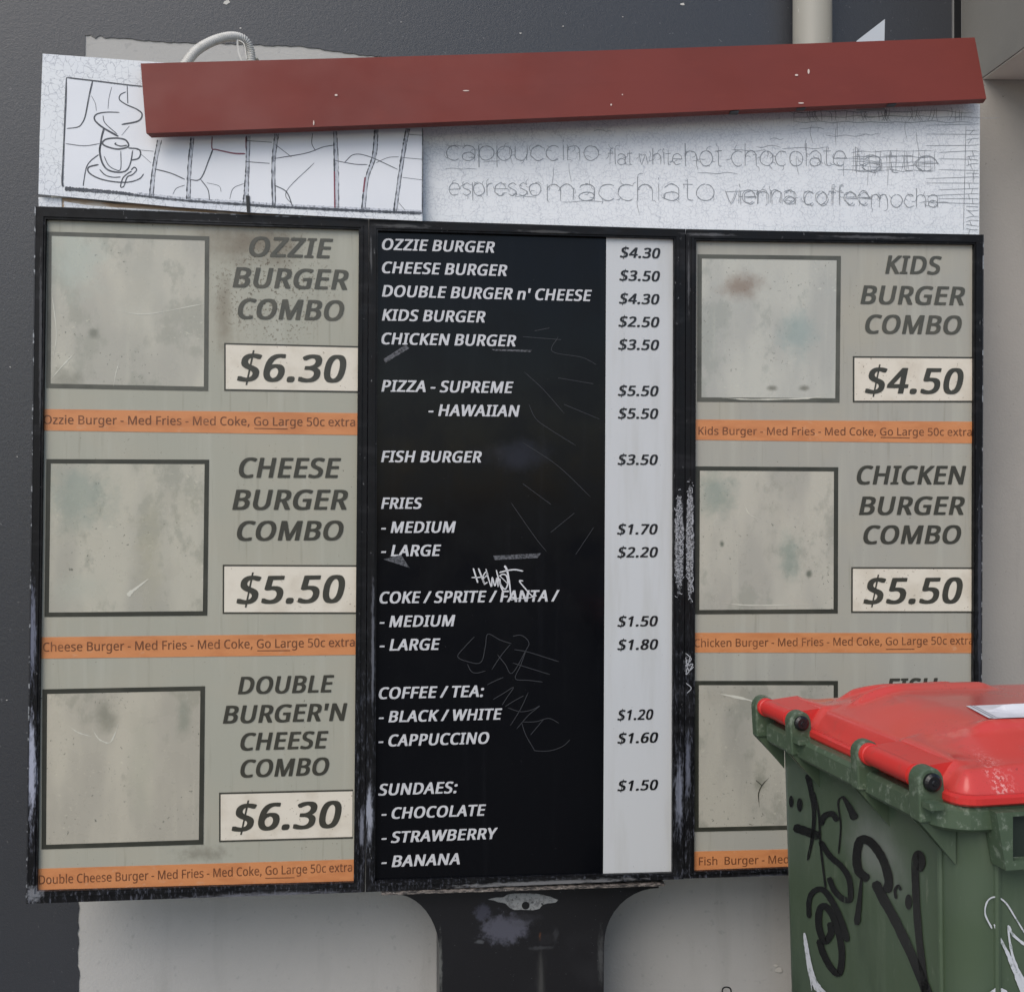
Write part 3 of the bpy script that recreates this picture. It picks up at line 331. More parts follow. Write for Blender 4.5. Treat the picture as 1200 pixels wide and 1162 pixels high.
GR = """ 94
,102|15,-49 12,-48 11,-46 21,-4 30,42 35,44 65,44 70,42 72,40 72,37 69,24 59,-5 42,-47 37,-49
-121|15,81 12,82 11,84 11,110 15,113 100,113 104,112 105,110 105,83 102,81
0212|97,-6 79,-3 60,5 53,10 43,20 35,31 26,51 18,78 16,90 15,110 14,113 14,147 17,178 23,202 30,221 39,237 44,243 52,250 57,254 67,259 84,264 103,266 107,265 118,265 130,262 145,256 154,249 158,245 164,239 172,228 181,209 188,184 192,155 193,125 192,121 192,103 191,92 187,67 179,42 173,30 169,24 158,12 147,4 141,1 119,-5 111,-6|101,25 113,26 118,27 126,31 132,36 139,45 146,60 149,72 152,89 154,111 154,148 153,152 153,162 150,182 145,201 138,215 129,225 119,232 111,234 95,234 87,232 75,223 68,214 62,201 57,186 54,169 53,149 52,145 52,114 53,110 54,90 58,71 65,50 69,43 73,37 81,31 89,27
5212|76,-6 54,-3 41,0 27,5 21,8 19,11 20,40 24,42 45,32 57,29 74,26 93,25 110,27 118,29 134,38 140,44 143,48 147,56 150,68 151,76 150,90 147,101 140,112 130,121 122,126 114,128 101,130 78,130 45,125 39,127 26,136 25,140 26,143 27,165 28,168 29,190 30,193 31,215 32,218 36,259 37,261 41,262 168,262 171,260 171,258 171,231 168,229 69,228 67,217 64,172 63,169 63,160 64,159 66,158 86,161 111,161 125,159 148,151 159,146 168,138 173,133 179,125 184,115 187,107 189,96 189,86 190,82 189,78 189,68 187,56 183,44 178,34 171,25 157,12 143,4 129,-1 116,-4 99,-6
B241|35,-2 32,-1 32,1 32,260 37,262 123,262 127,261 136,260 163,255 175,251 187,245 192,241 200,233 208,219 211,202 211,188 210,181 206,170 203,162 198,157 190,149 186,146 167,137 167,136 190,128 202,120 210,111 216,100 219,88 220,79 219,60 214,41 209,32 197,19 188,13 171,5 152,0 136,-2|71,30 133,30 150,33 160,38 165,42 172,50 176,58 178,66 179,75 178,85 176,92 172,100 165,107 158,112 148,116 138,118 127,120 71,119 71,117 71,32|71,151 120,150 124,151 134,152 145,154 156,159 163,165 166,169 170,180 171,186 171,197 170,203 167,210 164,214 157,220 147,225 138,227 121,230 71,229 71,227 71,153
C234|128,-6 114,-4 100,-1 88,3 77,8 63,17 55,24 47,33 39,44 31,60 25,77 20,104 19,116 19,142 23,170 28,188 33,200 44,218 48,223 62,238 76,248 85,253 95,257 108,261 123,264 133,265 161,265 183,262 211,254 220,248 219,242 208,219 203,219 180,228 161,232 133,232 121,230 112,227 102,222 94,216 82,203 78,199 70,184 65,171 62,158 60,143 60,115 62,100 65,86 69,75 75,63 83,52 90,45 99,38 111,32 122,29 134,27 161,27 181,30 204,36 208,36 211,34 211,7 209,5 202,2 183,-3 169,-5 160,-5 156,-6
D270|35,-2 32,-1 32,1 32,260 37,262 126,262 137,260 150,258 174,251 189,244 204,235 213,227 220,218 228,208 235,195 240,182 243,170 246,149 246,116 243,92 238,74 230,58 220,43 211,33 206,29 196,21 184,14 164,6 145,1 116,-2|71,30 105,30 109,30 129,32 136,33 158,40 179,54 193,74 203,100 204,110 204,118 206,132 205,136 205,148 203,161 200,174 196,184 188,196 177,208 168,215 159,220 149,224 136,227 119,229 73,230 71,228 71,32
F193|35,-2 32,-1 32,1 32,260 37,262 177,262 182,260 183,258 183,231 179,229 73,228 71,228 71,141 73,140 172,140 176,138 176,110 174,109 170,108 71,107 71,105 71,0 70,-1 66,-2
G269|133,-6 118,-4 104,-1 89,4 73,12 62,20 52,29 43,40 34,55 25,78 20,104 19,116 19,141 20,152 23,170 28,186 39,208 47,219 56,229 64,236 77,246 93,254 101,257 119,262 131,264 142,265 172,265 200,261 225,254 235,250 237,246 226,222 224,219 220,218 196,227 183,230 170,232 140,232 123,229 114,226 104,221 95,214 86,207 77,195 71,185 67,176 61,153 59,132 59,122 61,104 63,93 67,80 73,67 78,59 90,46 101,38 109,34 116,31 125,29 137,27 159,26 162,27 176,27 189,29 200,31 202,33 201,105 199,106 150,106 145,107 145,109 145,137 150,139 235,139 239,138 241,136 240,9 216,1 188,-4 168,-5 164,-6
H274|35,-2 32,-1 32,1 32,260 37,262 65,262 69,260 71,259 71,154 71,152 195,152 197,152 198,154 198,259 199,260 203,262 231,262 236,260 237,258 236,-1 231,-2 203,-2 199,-1 198,0 198,116 197,118 73,118 71,118 71,116 71,0 70,-1 66,-2
K229|35,-2 32,-1 32,1 32,260 37,262 65,262 69,260 71,259 71,143 71,141 72,141 179,260 184,262 218,262 223,260 224,259 223,257 125,150 123,146 123,144 225,4 227,1 227,-1 222,-2 188,-2 183,-1 101,109 95,118 93,119 78,106 71,99 71,0 70,-1 66,-2
L195|35,-2 32,-1 32,1 32,259 32,260 36,261 66,261 70,260 71,258 71,32 73,30 180,30 184,28 184,0 182,-1 178,-2
M334|35,-2 32,-1 32,1 32,258 32,260 37,262 81,262 86,260 161,61 163,56 164,56 168,62 243,260 248,262 292,262 297,260 298,258 298,1 297,-1 292,-2 264,-2 260,-1 259,0 259,178 260,183 260,208 259,208 254,195 181,1 179,-1 174,-2 151,-2 147,-1 146,1 70,204 67,207 68,0 67,-1 63,-2
O288|129,-6 115,-4 97,0 86,4 72,11 60,20 48,32 41,41 29,65 22,91 19,117 19,143 20,155 22,168 26,185 31,199 37,211 49,228 64,242 71,248 82,254 106,262 124,265 136,265 140,266 167,264 181,261 193,257 211,248 222,240 234,228 245,212 254,193 258,181 262,167 265,142 265,117 264,105 258,78 251,59 245,47 239,38 236,33 221,19 210,11 201,6 182,-1 168,-4 153,-6|140,26 156,27 168,29 177,32 190,39 199,47 204,54 209,62 215,75 220,89 224,115 224,145 220,170 215,184 210,195 205,203 203,207 192,218 187,222 177,227 168,230 158,232 146,233 126,232 115,230 106,227 97,222 87,213 74,196 68,183 63,165 60,145 60,113 64,89 69,73 80,53 92,41 99,36 107,32 116,29 127,27
a208|69,-6 54,-3 36,5 27,13 22,19 16,33 13,45 13,60 16,72 18,79 27,92 35,99 49,107 60,111 72,114 90,117 140,119 140,131 139,141 136,152 131,159 124,166 117,169 111,170 93,170 86,169 68,164 51,156 46,156 44,158 37,175 35,181 37,183 46,188 66,195 93,200 116,200 129,198 143,194 155,188 164,180 170,170 173,163 176,150 177,142 177,0 176,-1 172,-2 153,-2 149,-1 147,1 144,17 143,20 142,21 130,9 115,0 96,-5 87,-6|77,24 94,24 108,27 122,35 128,41 135,52 138,62 139,69 139,90 139,92 131,93 126,92 108,92 86,89 77,87 67,82 59,74 56,68 52,56 52,50 55,41 58,35 62,30 70,26
b228|113,-6 97,-3 87,1 75,8 63,19 62,18 57,1 56,-1 52,-2 33,-2 29,-1 28,0 27,274 28,276 31,278 61,278 65,276 65,275 65,178 66,178 76,186 81,190 91,195 105,199 114,200 131,200 144,198 161,192 175,182 185,172 191,164 197,152 201,141 204,127 206,109 206,85 204,66 201,53 197,41 192,31 184,20 177,13 168,6 156,0 137,-5 129,-6|105,25 127,25 138,28 144,32 149,36 157,47 162,59 165,72 167,89 167,100 167,103 166,115 161,138 154,152 144,161 131,168 123,169 106,169 96,167 88,163 82,158 77,151 71,138 68,125 65,108 66,86 68,70 72,54 77,43 85,34 97,27
c179|99,-6 78,-2 60,5 47,14 38,23 32,31 24,47 20,61 18,73 17,84 17,108 18,119 22,139 29,156 34,165 43,175 54,184 67,192 86,198 99,200 126,200 147,196 159,192 165,188 165,186 156,161 152,160 132,166 121,168 104,168 95,167 89,165 82,161 74,155 70,150 62,135 58,119 56,98 56,88 58,73 62,57 69,44 79,34 87,29 99,26 122,26 138,29 156,36 161,35 162,33 161,6 160,5 155,2 135,-4 119,-6
d228|92,-6 75,-3 64,1 53,7 48,11 38,21 32,29 27,38 20,61 17,85 17,108 18,119 21,136 24,147 34,167 38,172 48,183 56,189 64,193 78,198 89,200 112,200 119,199 130,196 139,192 144,188 157,178 158,178 158,275 158,276 162,278 192,278 195,276 196,274 195,0 194,-1 190,-2 169,-2 165,-1 163,2 160,17 159,18 147,8 131,-1 120,-4 108,-6|95,25 115,25 122,26 129,28 138,33 145,40 151,51 156,70 158,79 157,110 156,119 152,137 146,150 141,157 136,162 129,166 118,169 109,170 94,169 89,167 79,162 71,154 64,142 59,126 57,114 56,103 56,88 57,77 60,62 64,51 69,42 74,36 85,28
e209|103,-6 85,-3 70,2 52,12 38,25 31,35 22,55 18,74 17,85 17,107 20,128 26,148 32,160 36,167 49,181 60,189 79,197 94,200 118,200 133,197 152,189 160,183 170,173 177,162 185,143 188,128 190,117 190,92 189,90 184,89 56,88 57,78 59,67 63,56 68,47 76,38 86,31 93,28 103,26 113,25 134,26 154,30 175,38 178,38 180,37 181,10 179,7 157,-1 143,-4 126,-6|58,119 147,119 149,120 149,125 147,137 144,145 141,151 134,160 127,166 120,169 113,170 98,170 91,169 82,165 71,154 62,139 59,129
f129|39,-2 37,-1 36,1 36,166 34,167 7,168 3,169 2,185 5,187 35,197 37,225 42,246 49,258 57,266 64,271 73,275 83,278 103,280 122,278 141,273 143,271 143,268 136,247 134,246 130,245 112,249 96,249 87,245 81,239 78,233 76,226 74,212 74,197 76,196 117,196 122,195 123,193 123,170 122,169 118,168 76,168 74,166 74,0 73,-1 69,-2
g228|90,-90 79,-89 56,-85 42,-81 32,-76 32,-74 32,-46 34,-45 37,-45 50,-51 68,-56 89,-59 117,-59 129,-55 139,-49 145,-43 149,-38 154,-28 157,-14 158,9 158,15 158,16 157,16 144,5 139,2 126,-3 110,-6 90,-6 78,-4 66,0 56,5 48,11 40,20 31,32 26,42 20,62 18,75 17,86 17,109 20,131 25,149 33,165 45,180 52,186 60,191 75,197 91,200 109,200 117,199 131,195 142,190 149,185 159,176 160,176 161,179 164,196 169,197 192,197 195,196 196,194 196,-12 193,-29 190,-41 184,-54 176,-65 166,-74 157,-80 144,-85 125,-89 115,-90|97,25 112,24 120,25 128,27 140,34 145,40 152,52 156,66 157,74 158,84 159,88 157,115 153,136 149,146 144,153 136,161 127,166 114,169 97,169 91,168 84,165 76,159 69,151 64,142 60,131 57,115 56,104 56,89 57,78 59,66 63,54 69,43 77,33 86,27
h229|31,-2 28,-1 27,1 28,276 28,277 32,278 61,278 65,277 65,275 65,177 67,178 78,187 85,191 102,197 112,199 137,199 153,196 167,191 174,187 181,181 190,168 194,158 196,149 198,127 198,0 197,-1 193,-2 166,-2 161,-1 160,126 159,138 155,150 149,159 141,165 132,168 115,170 96,166 88,162 83,158 78,152 71,138 68,125 65,109 65,-1 60,-2
i98|31,-2 29,-1 28,1 28,194 29,195 32,196 61,196 65,195 66,193 66,0 65,-1 61,-2|41,226 33,229 28,234 25,242 25,254 27,260 33,266 42,269 52,269 61,265 66,260 68,255 68,239 64,232 57,228 51,226
j98|-2,-90 -14,-88 -23,-84 -23,-58 -22,-57 -19,-56 -6,-59 10,-59 14,-58 22,-52 24,-48 26,-41 27,-35 28,195 28,196 32,197 61,197 65,196 65,194 65,-38 64,-46 62,-55 56,-68 48,-78 41,-82 31,-87 16,-90|43,225 34,228 29,234 26,240 25,249 27,259 32,265 40,269 48,270 56,268 64,263 67,258 68,253 68,243 66,236 62,230 57,227 51,225
k199|31,-2 28,-1 27,1 28,276 28,277 32,278 61,278 65,277 65,275 65,110 67,111 81,129 95,144 145,195 150,196 182,196 187,195 187,193 179,184 127,130 111,113 111,111 191,4 193,0 192,-1 188,-2 154,-2 149,-1 84,85 80,83 72,76 66,69 65,-1 60,-2
l98|31,-2 28,-1 27,1 28,276 28,277 32,278 61,278 65,277 65,275 65,0 65,-1 61,-2
m345|31,-2 28,-1 27,1 27,193 28,195 33,196 54,196 58,195 60,192 63,177 64,176 74,185 83,191 102,198 116,200 135,199 146,197 161,191 170,185 181,172 183,173 191,182 197,186 210,193 231,199 250,200 265,198 279,194 294,185 302,176 306,169 309,161 313,139 313,1 313,-1 308,-2 281,-2 277,-1 276,0 275,132 274,139 271,151 267,157 263,161 258,165 251,168 240,170 233,169 221,167 209,161 201,153 196,144 193,135 189,117 189,-1 184,-2 157,-2 152,-1 151,1 151,130 150,140 147,150 144,155 141,159 135,164 125,168 110,170 94,166 84,160 77,152 70,136 65,110 65,0 65,-1 61,-2
n229|31,-2 28,-1 27,1 28,195 33,196 54,196 58,195 60,192 63,177 64,176 76,186 89,193 105,198 119,200 140,199 155,196 171,189 178,184 183,179 190,169 194,158 197,143 198,131 198,127 198,-1 193,-2 166,-2 162,-1 161,0 160,126 159,138 155,150 149,159 141,165 132,168 115,170 100,167 94,165 87,161 82,157 78,152 71,138 67,120 65,109 65,-1 60,-2
o224|100,-6 83,-3 69,2 59,7 52,12 43,20 31,36 25,48 21,60 18,76 17,86 17,107 18,118 22,138 30,157 39,170 50,181 59,188 67,192 81,197 97,200 123,200 135,198 147,194 160,188 174,177 180,170 188,159 195,145 201,122 204,99 202,79 199,61 192,41 184,28 173,16 161,7 149,1 143,-1 131,-4 117,-6|99,25 120,25 132,28 140,33 148,41 154,50 158,59 162,76 164,84 163,111 161,123 158,135 152,147 144,158 132,166 120,169 100,169 93,168 83,164 74,157 69,150 64,141 60,130 57,115 56,104 56,90 57,80 60,64 65,51 72,40 78,34 88,28
p228|31,-90 28,-88 27,-86 28,195 29,196 33,197 55,197 59,196 60,193 63,178 64,176 77,187 83,191 91,195 106,199 114,200 134,200 145,198 157,194 173,185 183,176 193,162 197,154 201,142 204,128 206,110 206,87 203,63 197,42 192,32 185,21 176,12 161,2 144,-4 132,-6 113,-6 105,-5 91,-1 83,3 75,9 66,16 65,16 65,-87 65,-88 61,-90|115,25 120,24 133,26 141,31 147,36 151,41 155,46 159,54 163,65 166,81 167,91 167,105 166,116 163,131 157,146 150,156 144,162 137,166 126,169 109,169 101,168 92,165 83,159 78,153 73,144 69,131 66,110 65,88 67,77 71,58 76,46 81,38 86,33 92,29 101,26
r154|31,-2 28,-1 27,1 28,195 33,196 55,196 59,195 60,191 62,175 63,168 64,168 69,175 79,184 90,192 96,195 105,198 117,200 138,199 147,197 147,193 144,171 143,166 139,165 132,166 117,167 109,166 100,163 88,156 80,148 74,138 69,126 66,110 65,0 65,-1 61,-2
s178|66,-6 50,-4 40,-2 25,3 16,7 15,35 16,37 20,39 45,29 63,25 71,24 91,24 99,25 111,29 119,36 123,45 123,56 119,63 114,69 107,74 93,81 66,91 45,101 35,107 27,113 22,119 18,126 15,139 15,153 17,163 24,175 29,181 34,185 42,190 51,194 70,199 78,200 108,200 131,196 152,189 156,186 156,183 148,163 145,159 142,158 121,166 107,169 100,170 80,170 68,168 62,165 55,158 53,155 52,151 52,143 56,137 62,131 76,123 119,105 141,94 148,87 155,78 158,72 160,63 160,43 156,28 150,19 138,8 124,1 111,-3 100,-5 90,-6
t136|82,-6 71,-4 59,0 53,3 42,12 39,17 35,25 31,36 30,44 30,166 28,168 7,168 3,169 2,170 3,186 30,199 43,239 48,242 64,242 68,240 68,239 68,199 69,197 120,197 124,195 124,194 124,171 123,169 119,168 71,168 68,166 68,51 71,41 74,35 76,32 81,28 87,25 93,24 101,24 122,28 126,26 126,24 126,2 125,0 112,-4 99,-6
u229|89,-6 68,-2 59,1 49,7 43,12 38,18 30,34 27,42 25,56 26,195 31,197 58,197 63,195 63,71 66,53 69,44 74,36 84,28 96,25 114,25 122,26 129,28 140,35 147,43 154,58 157,72 158,81 158,194 160,196 164,197 191,197 195,196 196,193 196,0 191,-2 170,-2 166,-1 164,2 161,16 160,17 148,7 139,2 128,-2 115,-5 107,-6
v189|74,-2 70,0 68,5 -2,190 -3,195 2,196 31,196 36,195 37,194 83,67 90,45 92,41 147,194 148,195 153,196 182,196 187,195 187,193 183,182 114,0 109,-2
w290|57,-2 54,0 52,6 1,192 1,195 6,197 34,197 39,196 40,194 61,113 77,48 78,48 79,52 88,86 123,195 128,197 158,197 162,196 164,194 199,79 207,51 208,50 246,194 247,196 251,197 279,197 284,195 284,193 282,184 235,15 230,-1 225,-2 192,-2 187,0 150,120 143,146 142,147 132,110 97,0 92,-2
x197|7,-2 4,-1 4,1 72,99 70,104 8,192 8,195 13,196 44,196 50,194 90,136 95,129 97,128 143,195 148,196 179,196 183,195 184,193 182,189 126,111 119,99 185,6 188,1 187,-1 183,-2 152,-2 146,0 106,58 97,70 96,71 46,0 40,-2
z175|14,-2 11,0 11,22 112,166 111,167 109,168 20,168 17,170 17,195 22,196 151,196 156,195 157,193 156,169 57,28 57,27 59,27 156,26 160,24 159,-1 154,-2"""
def parse(s):
    G = {}
    for ln in s.split('\n'):
        ch, rest = ln[0], ln[1:].split('|')
        G[ch] = (int(rest[0]), [[tuple(map(int, p.split(','))) for p in l.split(' ')] for l in rest[1:]])
    return G
GB, GR = parse(GB), parse(GR)
def layout(txt, G, shear=0.0, track=0.0):
    x = 0; loops = []
    for ch in txt:
        adv, ls = G[ch]
        for l in ls: loops.append([(a + x + shear * b, b) for a, b in l])
        x += adv + track
    return loops
def fit(loops, pl, x0, x1, yt, yb, cap=267.0, off=0.0):
    """loops moved on to a surface: ink from x0 to x1, capitals from yb up to yt at the left end"""
    a = min(p[0] for l in loops for p in l); b = max(p[0] for l in loops for p in l)
    u0, v0 = pl.uv(pl.at(x0, yb, off)); u1, _ = pl.uv(pl.at(x1, yb, off)); _, v1 = pl.uv(pl.at(x0, yt, off))
    sx = (u1 - u0) / (b - a); sz = (v1 - v0) / cap
    return [[(u0 + (p[0] - a) * sx, v0 + (p[1] + 6) * sz) for p in l] for l in loops]
def text_mesh(loops, pl, off):
    cu = bpy.data.curves.new('lettering', 'CURVE'); cu.dimensions = '2D'; cu.fill_mode = 'BOTH'
    for l in loops:
        s = cu.splines.new('POLY'); s.points.add(len(l) - 1); s.use_cyclic_u = True
        for p, q in zip(s.points, l): p.co = (q[0], q[1], 0, 1)
    o = bpy.data.objects.new('lettering', cu); sc.collection.objects.link(o)
    dg = bpy.context.evaluated_depsgraph_get(); dg.update()
    me = bpy.data.meshes.new_from_object(o.evaluated_get(dg)); bpy.data.objects.remove(o); bpy.data.curves.remove(cu)
    for v in me.vertices: v.co = pl.pt(v.co.x, v.co.y, off)
    me.materials.clear(); return me
def write(txt, pl, x0, x1, yt, yb, mat, parent, off=0.0015, bold=True, name='lettering', shear=None, track=0.0):
    G = GB if bold else GR
    sh = (0.2 if bold else 0.0) if shear is None else shear
    return obj(name, text_mesh(fit(layout(txt, G, sh, track), pl, x0, x1, yt, yb, 275.0 if bold else 265.0, off), pl, off), mat, parent)

# ================================================================== MENU BOARD
PB = MID.at(615, 1100, -0.06)
board = thing('menu_board', (PB.x, PB.y, 0), 'large weathered outdoor menu board of three framed leaves on a black post', 'menu board')

mf = Mat('black frame paint', L(16, 16, 18), 0.42, 0.22)
mf.layer(mf.ramp(mf.noise((7, 7, 22), 5), 0.54, 0.66), L(38, 38, 40), 0.6)
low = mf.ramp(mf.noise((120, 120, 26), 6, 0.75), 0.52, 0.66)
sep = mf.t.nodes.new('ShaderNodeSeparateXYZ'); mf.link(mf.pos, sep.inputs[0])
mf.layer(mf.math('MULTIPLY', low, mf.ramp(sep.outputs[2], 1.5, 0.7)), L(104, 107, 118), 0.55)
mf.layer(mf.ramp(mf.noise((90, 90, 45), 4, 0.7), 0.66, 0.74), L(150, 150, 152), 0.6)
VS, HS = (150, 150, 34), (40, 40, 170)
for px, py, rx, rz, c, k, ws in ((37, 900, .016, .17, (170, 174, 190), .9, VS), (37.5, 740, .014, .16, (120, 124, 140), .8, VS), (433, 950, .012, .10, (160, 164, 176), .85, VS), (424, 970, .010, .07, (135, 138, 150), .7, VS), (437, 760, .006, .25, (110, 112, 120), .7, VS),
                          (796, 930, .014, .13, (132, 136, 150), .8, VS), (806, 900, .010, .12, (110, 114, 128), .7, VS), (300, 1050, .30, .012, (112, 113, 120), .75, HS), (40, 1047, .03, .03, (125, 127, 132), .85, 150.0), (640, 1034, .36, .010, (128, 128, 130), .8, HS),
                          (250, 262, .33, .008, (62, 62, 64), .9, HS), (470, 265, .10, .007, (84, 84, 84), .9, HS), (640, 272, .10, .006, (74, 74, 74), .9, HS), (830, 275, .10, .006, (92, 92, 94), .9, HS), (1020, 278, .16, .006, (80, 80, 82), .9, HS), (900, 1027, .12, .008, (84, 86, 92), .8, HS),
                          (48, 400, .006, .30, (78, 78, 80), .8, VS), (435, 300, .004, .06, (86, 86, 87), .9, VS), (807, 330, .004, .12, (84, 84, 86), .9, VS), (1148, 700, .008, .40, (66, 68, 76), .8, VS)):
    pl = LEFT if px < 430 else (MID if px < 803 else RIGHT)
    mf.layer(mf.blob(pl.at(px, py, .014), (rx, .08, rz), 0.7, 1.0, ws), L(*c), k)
# chalk-pen scribbling on the mullion: a fine worn grain
for px, py, rx, rz in ((796, 638, .0145, .155), (808.5, 634, .0125, .175)):
    mf.layer(mf.math('MULTIPLY', mf.blob(MID.at(px, py, .014), (rx, .08, rz), 0.25, 0.5, 60.0), mf.ramp(mf.noise(260, 4, .75), 0.44, 0.56)), L(178, 179, 183), .95)
mf.layer(mf.math('MULTIPLY', mf.blob(MID.at(806, 778, .014), (.014, .08, .035), 0.6, 0.8, 80.0), mf.ramp(mf.noise(240, 4, .75), 0.48, 0.6)), L(165, 166, 172), .9)
mf.roughvar(30, 0.32, 0.6)
mal = Mat('worn alloy edge', L(150, 152, 155), 0.4, 0.5, 0.3); mal.layer(mal.ramp(mal.noise(50, 5), 0.36, 0.46), L(40, 40, 43), 0.95)

def panel_mat(name, base, side):
    p = Mat(name, base, 0.32, 0.35)
    p.layer(p.ramp(p.noise(5, 5), 0.35, 0.7), L(174, 169, 153), 0.6)
    p.layer(p.ramp(p.noise((26, 26, 1.6), 5), 0.5, 0.72), L(182, 181, 168), 0.45)
    p.layer(p.ramp(p.noise((60, 60, 3.5), 4), 0.58, 0.75), L(132, 129, 114), 0.35)
    p.layer(p.math('MULTIPLY', p.ramp(p.noise(170, 2), 0.70, 0.76), p.ramp(p.noise(7, 3), 0.45, 0.6)), L(70, 62, 48), 0.75)
    return p
pmL = panel_mat('grey green panel', L(168, 167, 153), 0)
c = LEFT.at(300, 300)
st = pmL.blob(LEFT.at(296, 284), (.19, .2, .10), 0.95, 0.7, 12.0)
pmL.layer(st, L(96, 78, 58), 0.62)
pmL.layer(pmL.math('MULTIPLY', pmL.blob(LEFT.at(318, 335), (.22, .3, .2), .6, .5, 8), pmL.ramp(pmL.noise(120, 3, .7), 0.56, 0.63)), L(82, 68, 50), 0.75)
pmL.layer(pmL.blob(LEFT.at(262, 370), (.035, .2, .16), 0.95, 0.7, 20.0), L(112, 100, 82), 0.5)
pmL.layer(pmL.blob(LEFT.at(240, 1000), (.10, .2, .03), 0.95, 0.9, 40.0), L(110, 105, 92), 0.5)
pmR = panel_mat('grey panel', L(166, 164, 154), 1)
def window_mat(name, blobs, tint):
    p = Mat(name, L(*tint), 0.25, 0.45)
    sh = (tint[0] * .7, tint[1] * .3, tint[2] * .5)
    p.layer(p.ramp(p.noise((7, 7, 2.2), 3, .5, sh), 0.40, 0.62), L(tint[0] + 18, tint[1] + 17, tint[2] + 14), 0.9)  # pale soft patches: glossy highlights painted into the film colour
    p.layer(p.ramp(p.noise((6, 6, 4), 6, .68, (sh[1], sh[0], 2)), 0.52, 0.60), L(tint[0] - 20, tint[1] - 17, tint[2] - 18), 0.55)
    p.layer(p.ramp(p.noise((40, 40, 2.5), 5, .5, sh), 0.58, 0.75), L(tint[0] + 20, tint[1] + 20, tint[2] + 16), 0.3)  # pale upright bands, highlight columns painted into the colour
    p.layer(p.math('MULTIPLY', p.ramp(p.noise(120, 4, .6, sh), 0.64, 0.69), p.ramp(p.noise(7, 2, .5, sh), 0.46, 0.58)), L(84, 88, 78), 0.8)
    p.layer(p.math('MULTIPLY', p.ramp(p.noise((60, 60, 130), 4, .65, sh), 0.62, 0.68), p.ramp(p.noise(6, 2, .5, sh[::-1]), 0.48, 0.6)), L(tint[0] + 34, tint[1] + 34, tint[2] + 28), 0.6)
    for pl, x, y, rx, rz, c, k in blobs: p.layer(p.blob(pl.at(x, y), (rx, .2, rz), .9, .7, 22.0), L(*c), k)
    p.bump(p.noise(14, 4), 0.12, 0.004); p.roughvar(16, 0.16, 0.42)
    return p.m
wm = [window_mat('dull window film', [(LEFT, 75, 445, .06, .05, (120, 120, 108), .6), (LEFT, 85, 300, .12, .14, (182, 192, 180), .5), (LEFT, 110, 390, .02, .02, (100, 102, 90), .6), (LEFT, 165, 330, .07, .2, (170, 168, 155), .5)], (174, 171, 159)),
      window_mat('bluish window film', [(LEFT, 90, 580, .14, .12, (138, 150, 140), .6), (LEFT, 175, 650, .05, .2, (172, 168, 148), .6), (LEFT, 95, 690, .12, .06, (176, 178, 164), .5)], (170, 167, 154)),
      window_mat('stained window film', [(LEFT, 125, 840, .04, .06, (136, 134, 120), .75), (LEFT, 215, 840, .03, .08, (132, 136, 122), .6), (LEFT, 165, 900, .05, .25, (174, 172, 154), .5)], (172, 167, 153)),
      window_mat('speckled window film', [(RIGHT, 868, 335, .085, .055, (132, 112, 96), .75), (RIGHT, 905, 455, .02, .012, (90, 88, 74), .7), (RIGHT, 942, 455, .024, .014, (90, 88, 74), .7), (RIGHT, 935, 390, .08, .10, (140, 158, 154), .6)], (174, 174, 166)),
      window_mat('dirty window film', [(RIGHT, 840, 580, .08, .10, (132, 144, 134), .7), (RIGHT, 925, 650, .05, .10, (130, 144, 134), .6), (RIGHT, 948, 672, .014, .014, (84, 92, 80), .8), (RIGHT, 846, 637, .01, .014, (84, 92, 80), .8)], (170, 167, 156)),
      window_mat('darker window film', [(RIGHT, 850, 815, .10, .05, (165, 160, 146), .5), (RIGHT, 890, 915, .03, .06, (110, 112, 98), .6)], (162, 159, 148))]  # last pane has a slightly darker film tint
mtx = Mat('faded dark ink', L(76, 75, 66), 0.35); mtx.layer(mtx.ramp(mtx.noise(30, 4), 0.45, 0.7), L(92, 88, 76), 0.6)
mtd = Mat('dark ink', L(58, 57, 49), 0.35); mtd.layer(mtd.ramp(mtd.noise(30, 4), 0.45, 0.7), L(70, 68, 58), 0.6)
mbd = Mat('dark border ink', L(52, 53, 45), 0.35); mbd.layer(mbd.ramp(mbd.noise(14, 4), 0.45, 0.7), L(66, 66, 57), 0.8)
mbf = Mat('faded border ink', L(88, 88, 79), 0.35); mbf.layer(mbf.ramp(mbf.noise(14, 4), 0.45, 0.7), L(70, 70, 62), 0.8)
mpt = Mat('cream price label', L(224, 216, 200), 0.4); mpt.layer(mpt.ramp(mpt.noise(12, 5), 0.45, 0.7), L(206, 196, 178), 0.7)
mpt.layer(mpt.math('MULTIPLY', mpt.ramp(mpt.noise(130, 2), 0.66, 0.72), mpt.ramp(mpt.noise(9, 2), 0.42, 0.6)), L(120, 102, 78), 0.7)
mor = Mat('faded orange strip', L(208, 138, 88), 0.4); mor.layer(mor.ramp(mor.noise((9, 9, 30), 5), 0.42, 0.68), L(192, 122, 75), 0.8)
mor.layer(mor.ramp(mor.noise((30, 30, 60), 4), 0.6, 0.75), L(210, 158, 120), 0.6)
mot = Mat('brown strip lettering', L(112, 68, 42), 0.4); mot.layer(mot.ramp(mot.noise(28, 3), 0.5, 0.68), L(152, 96, 60), 0.7)
mblk = Mat('gloss black panel', L(10, 11, 15), 0.16, 0.2)
mblk.layer(mblk.ramp(mblk.noise((30, 30, 1.6), 5), 0.55, 0.75), L(20, 21, 25), 0.5)
mblk.layer(mblk.blob(MID.at(606, 535), (.13, .2, .06), .9, .7, 12.0), L(44, 46, 56), 0.65)  # pale smudge, a cloud reflection painted into the black
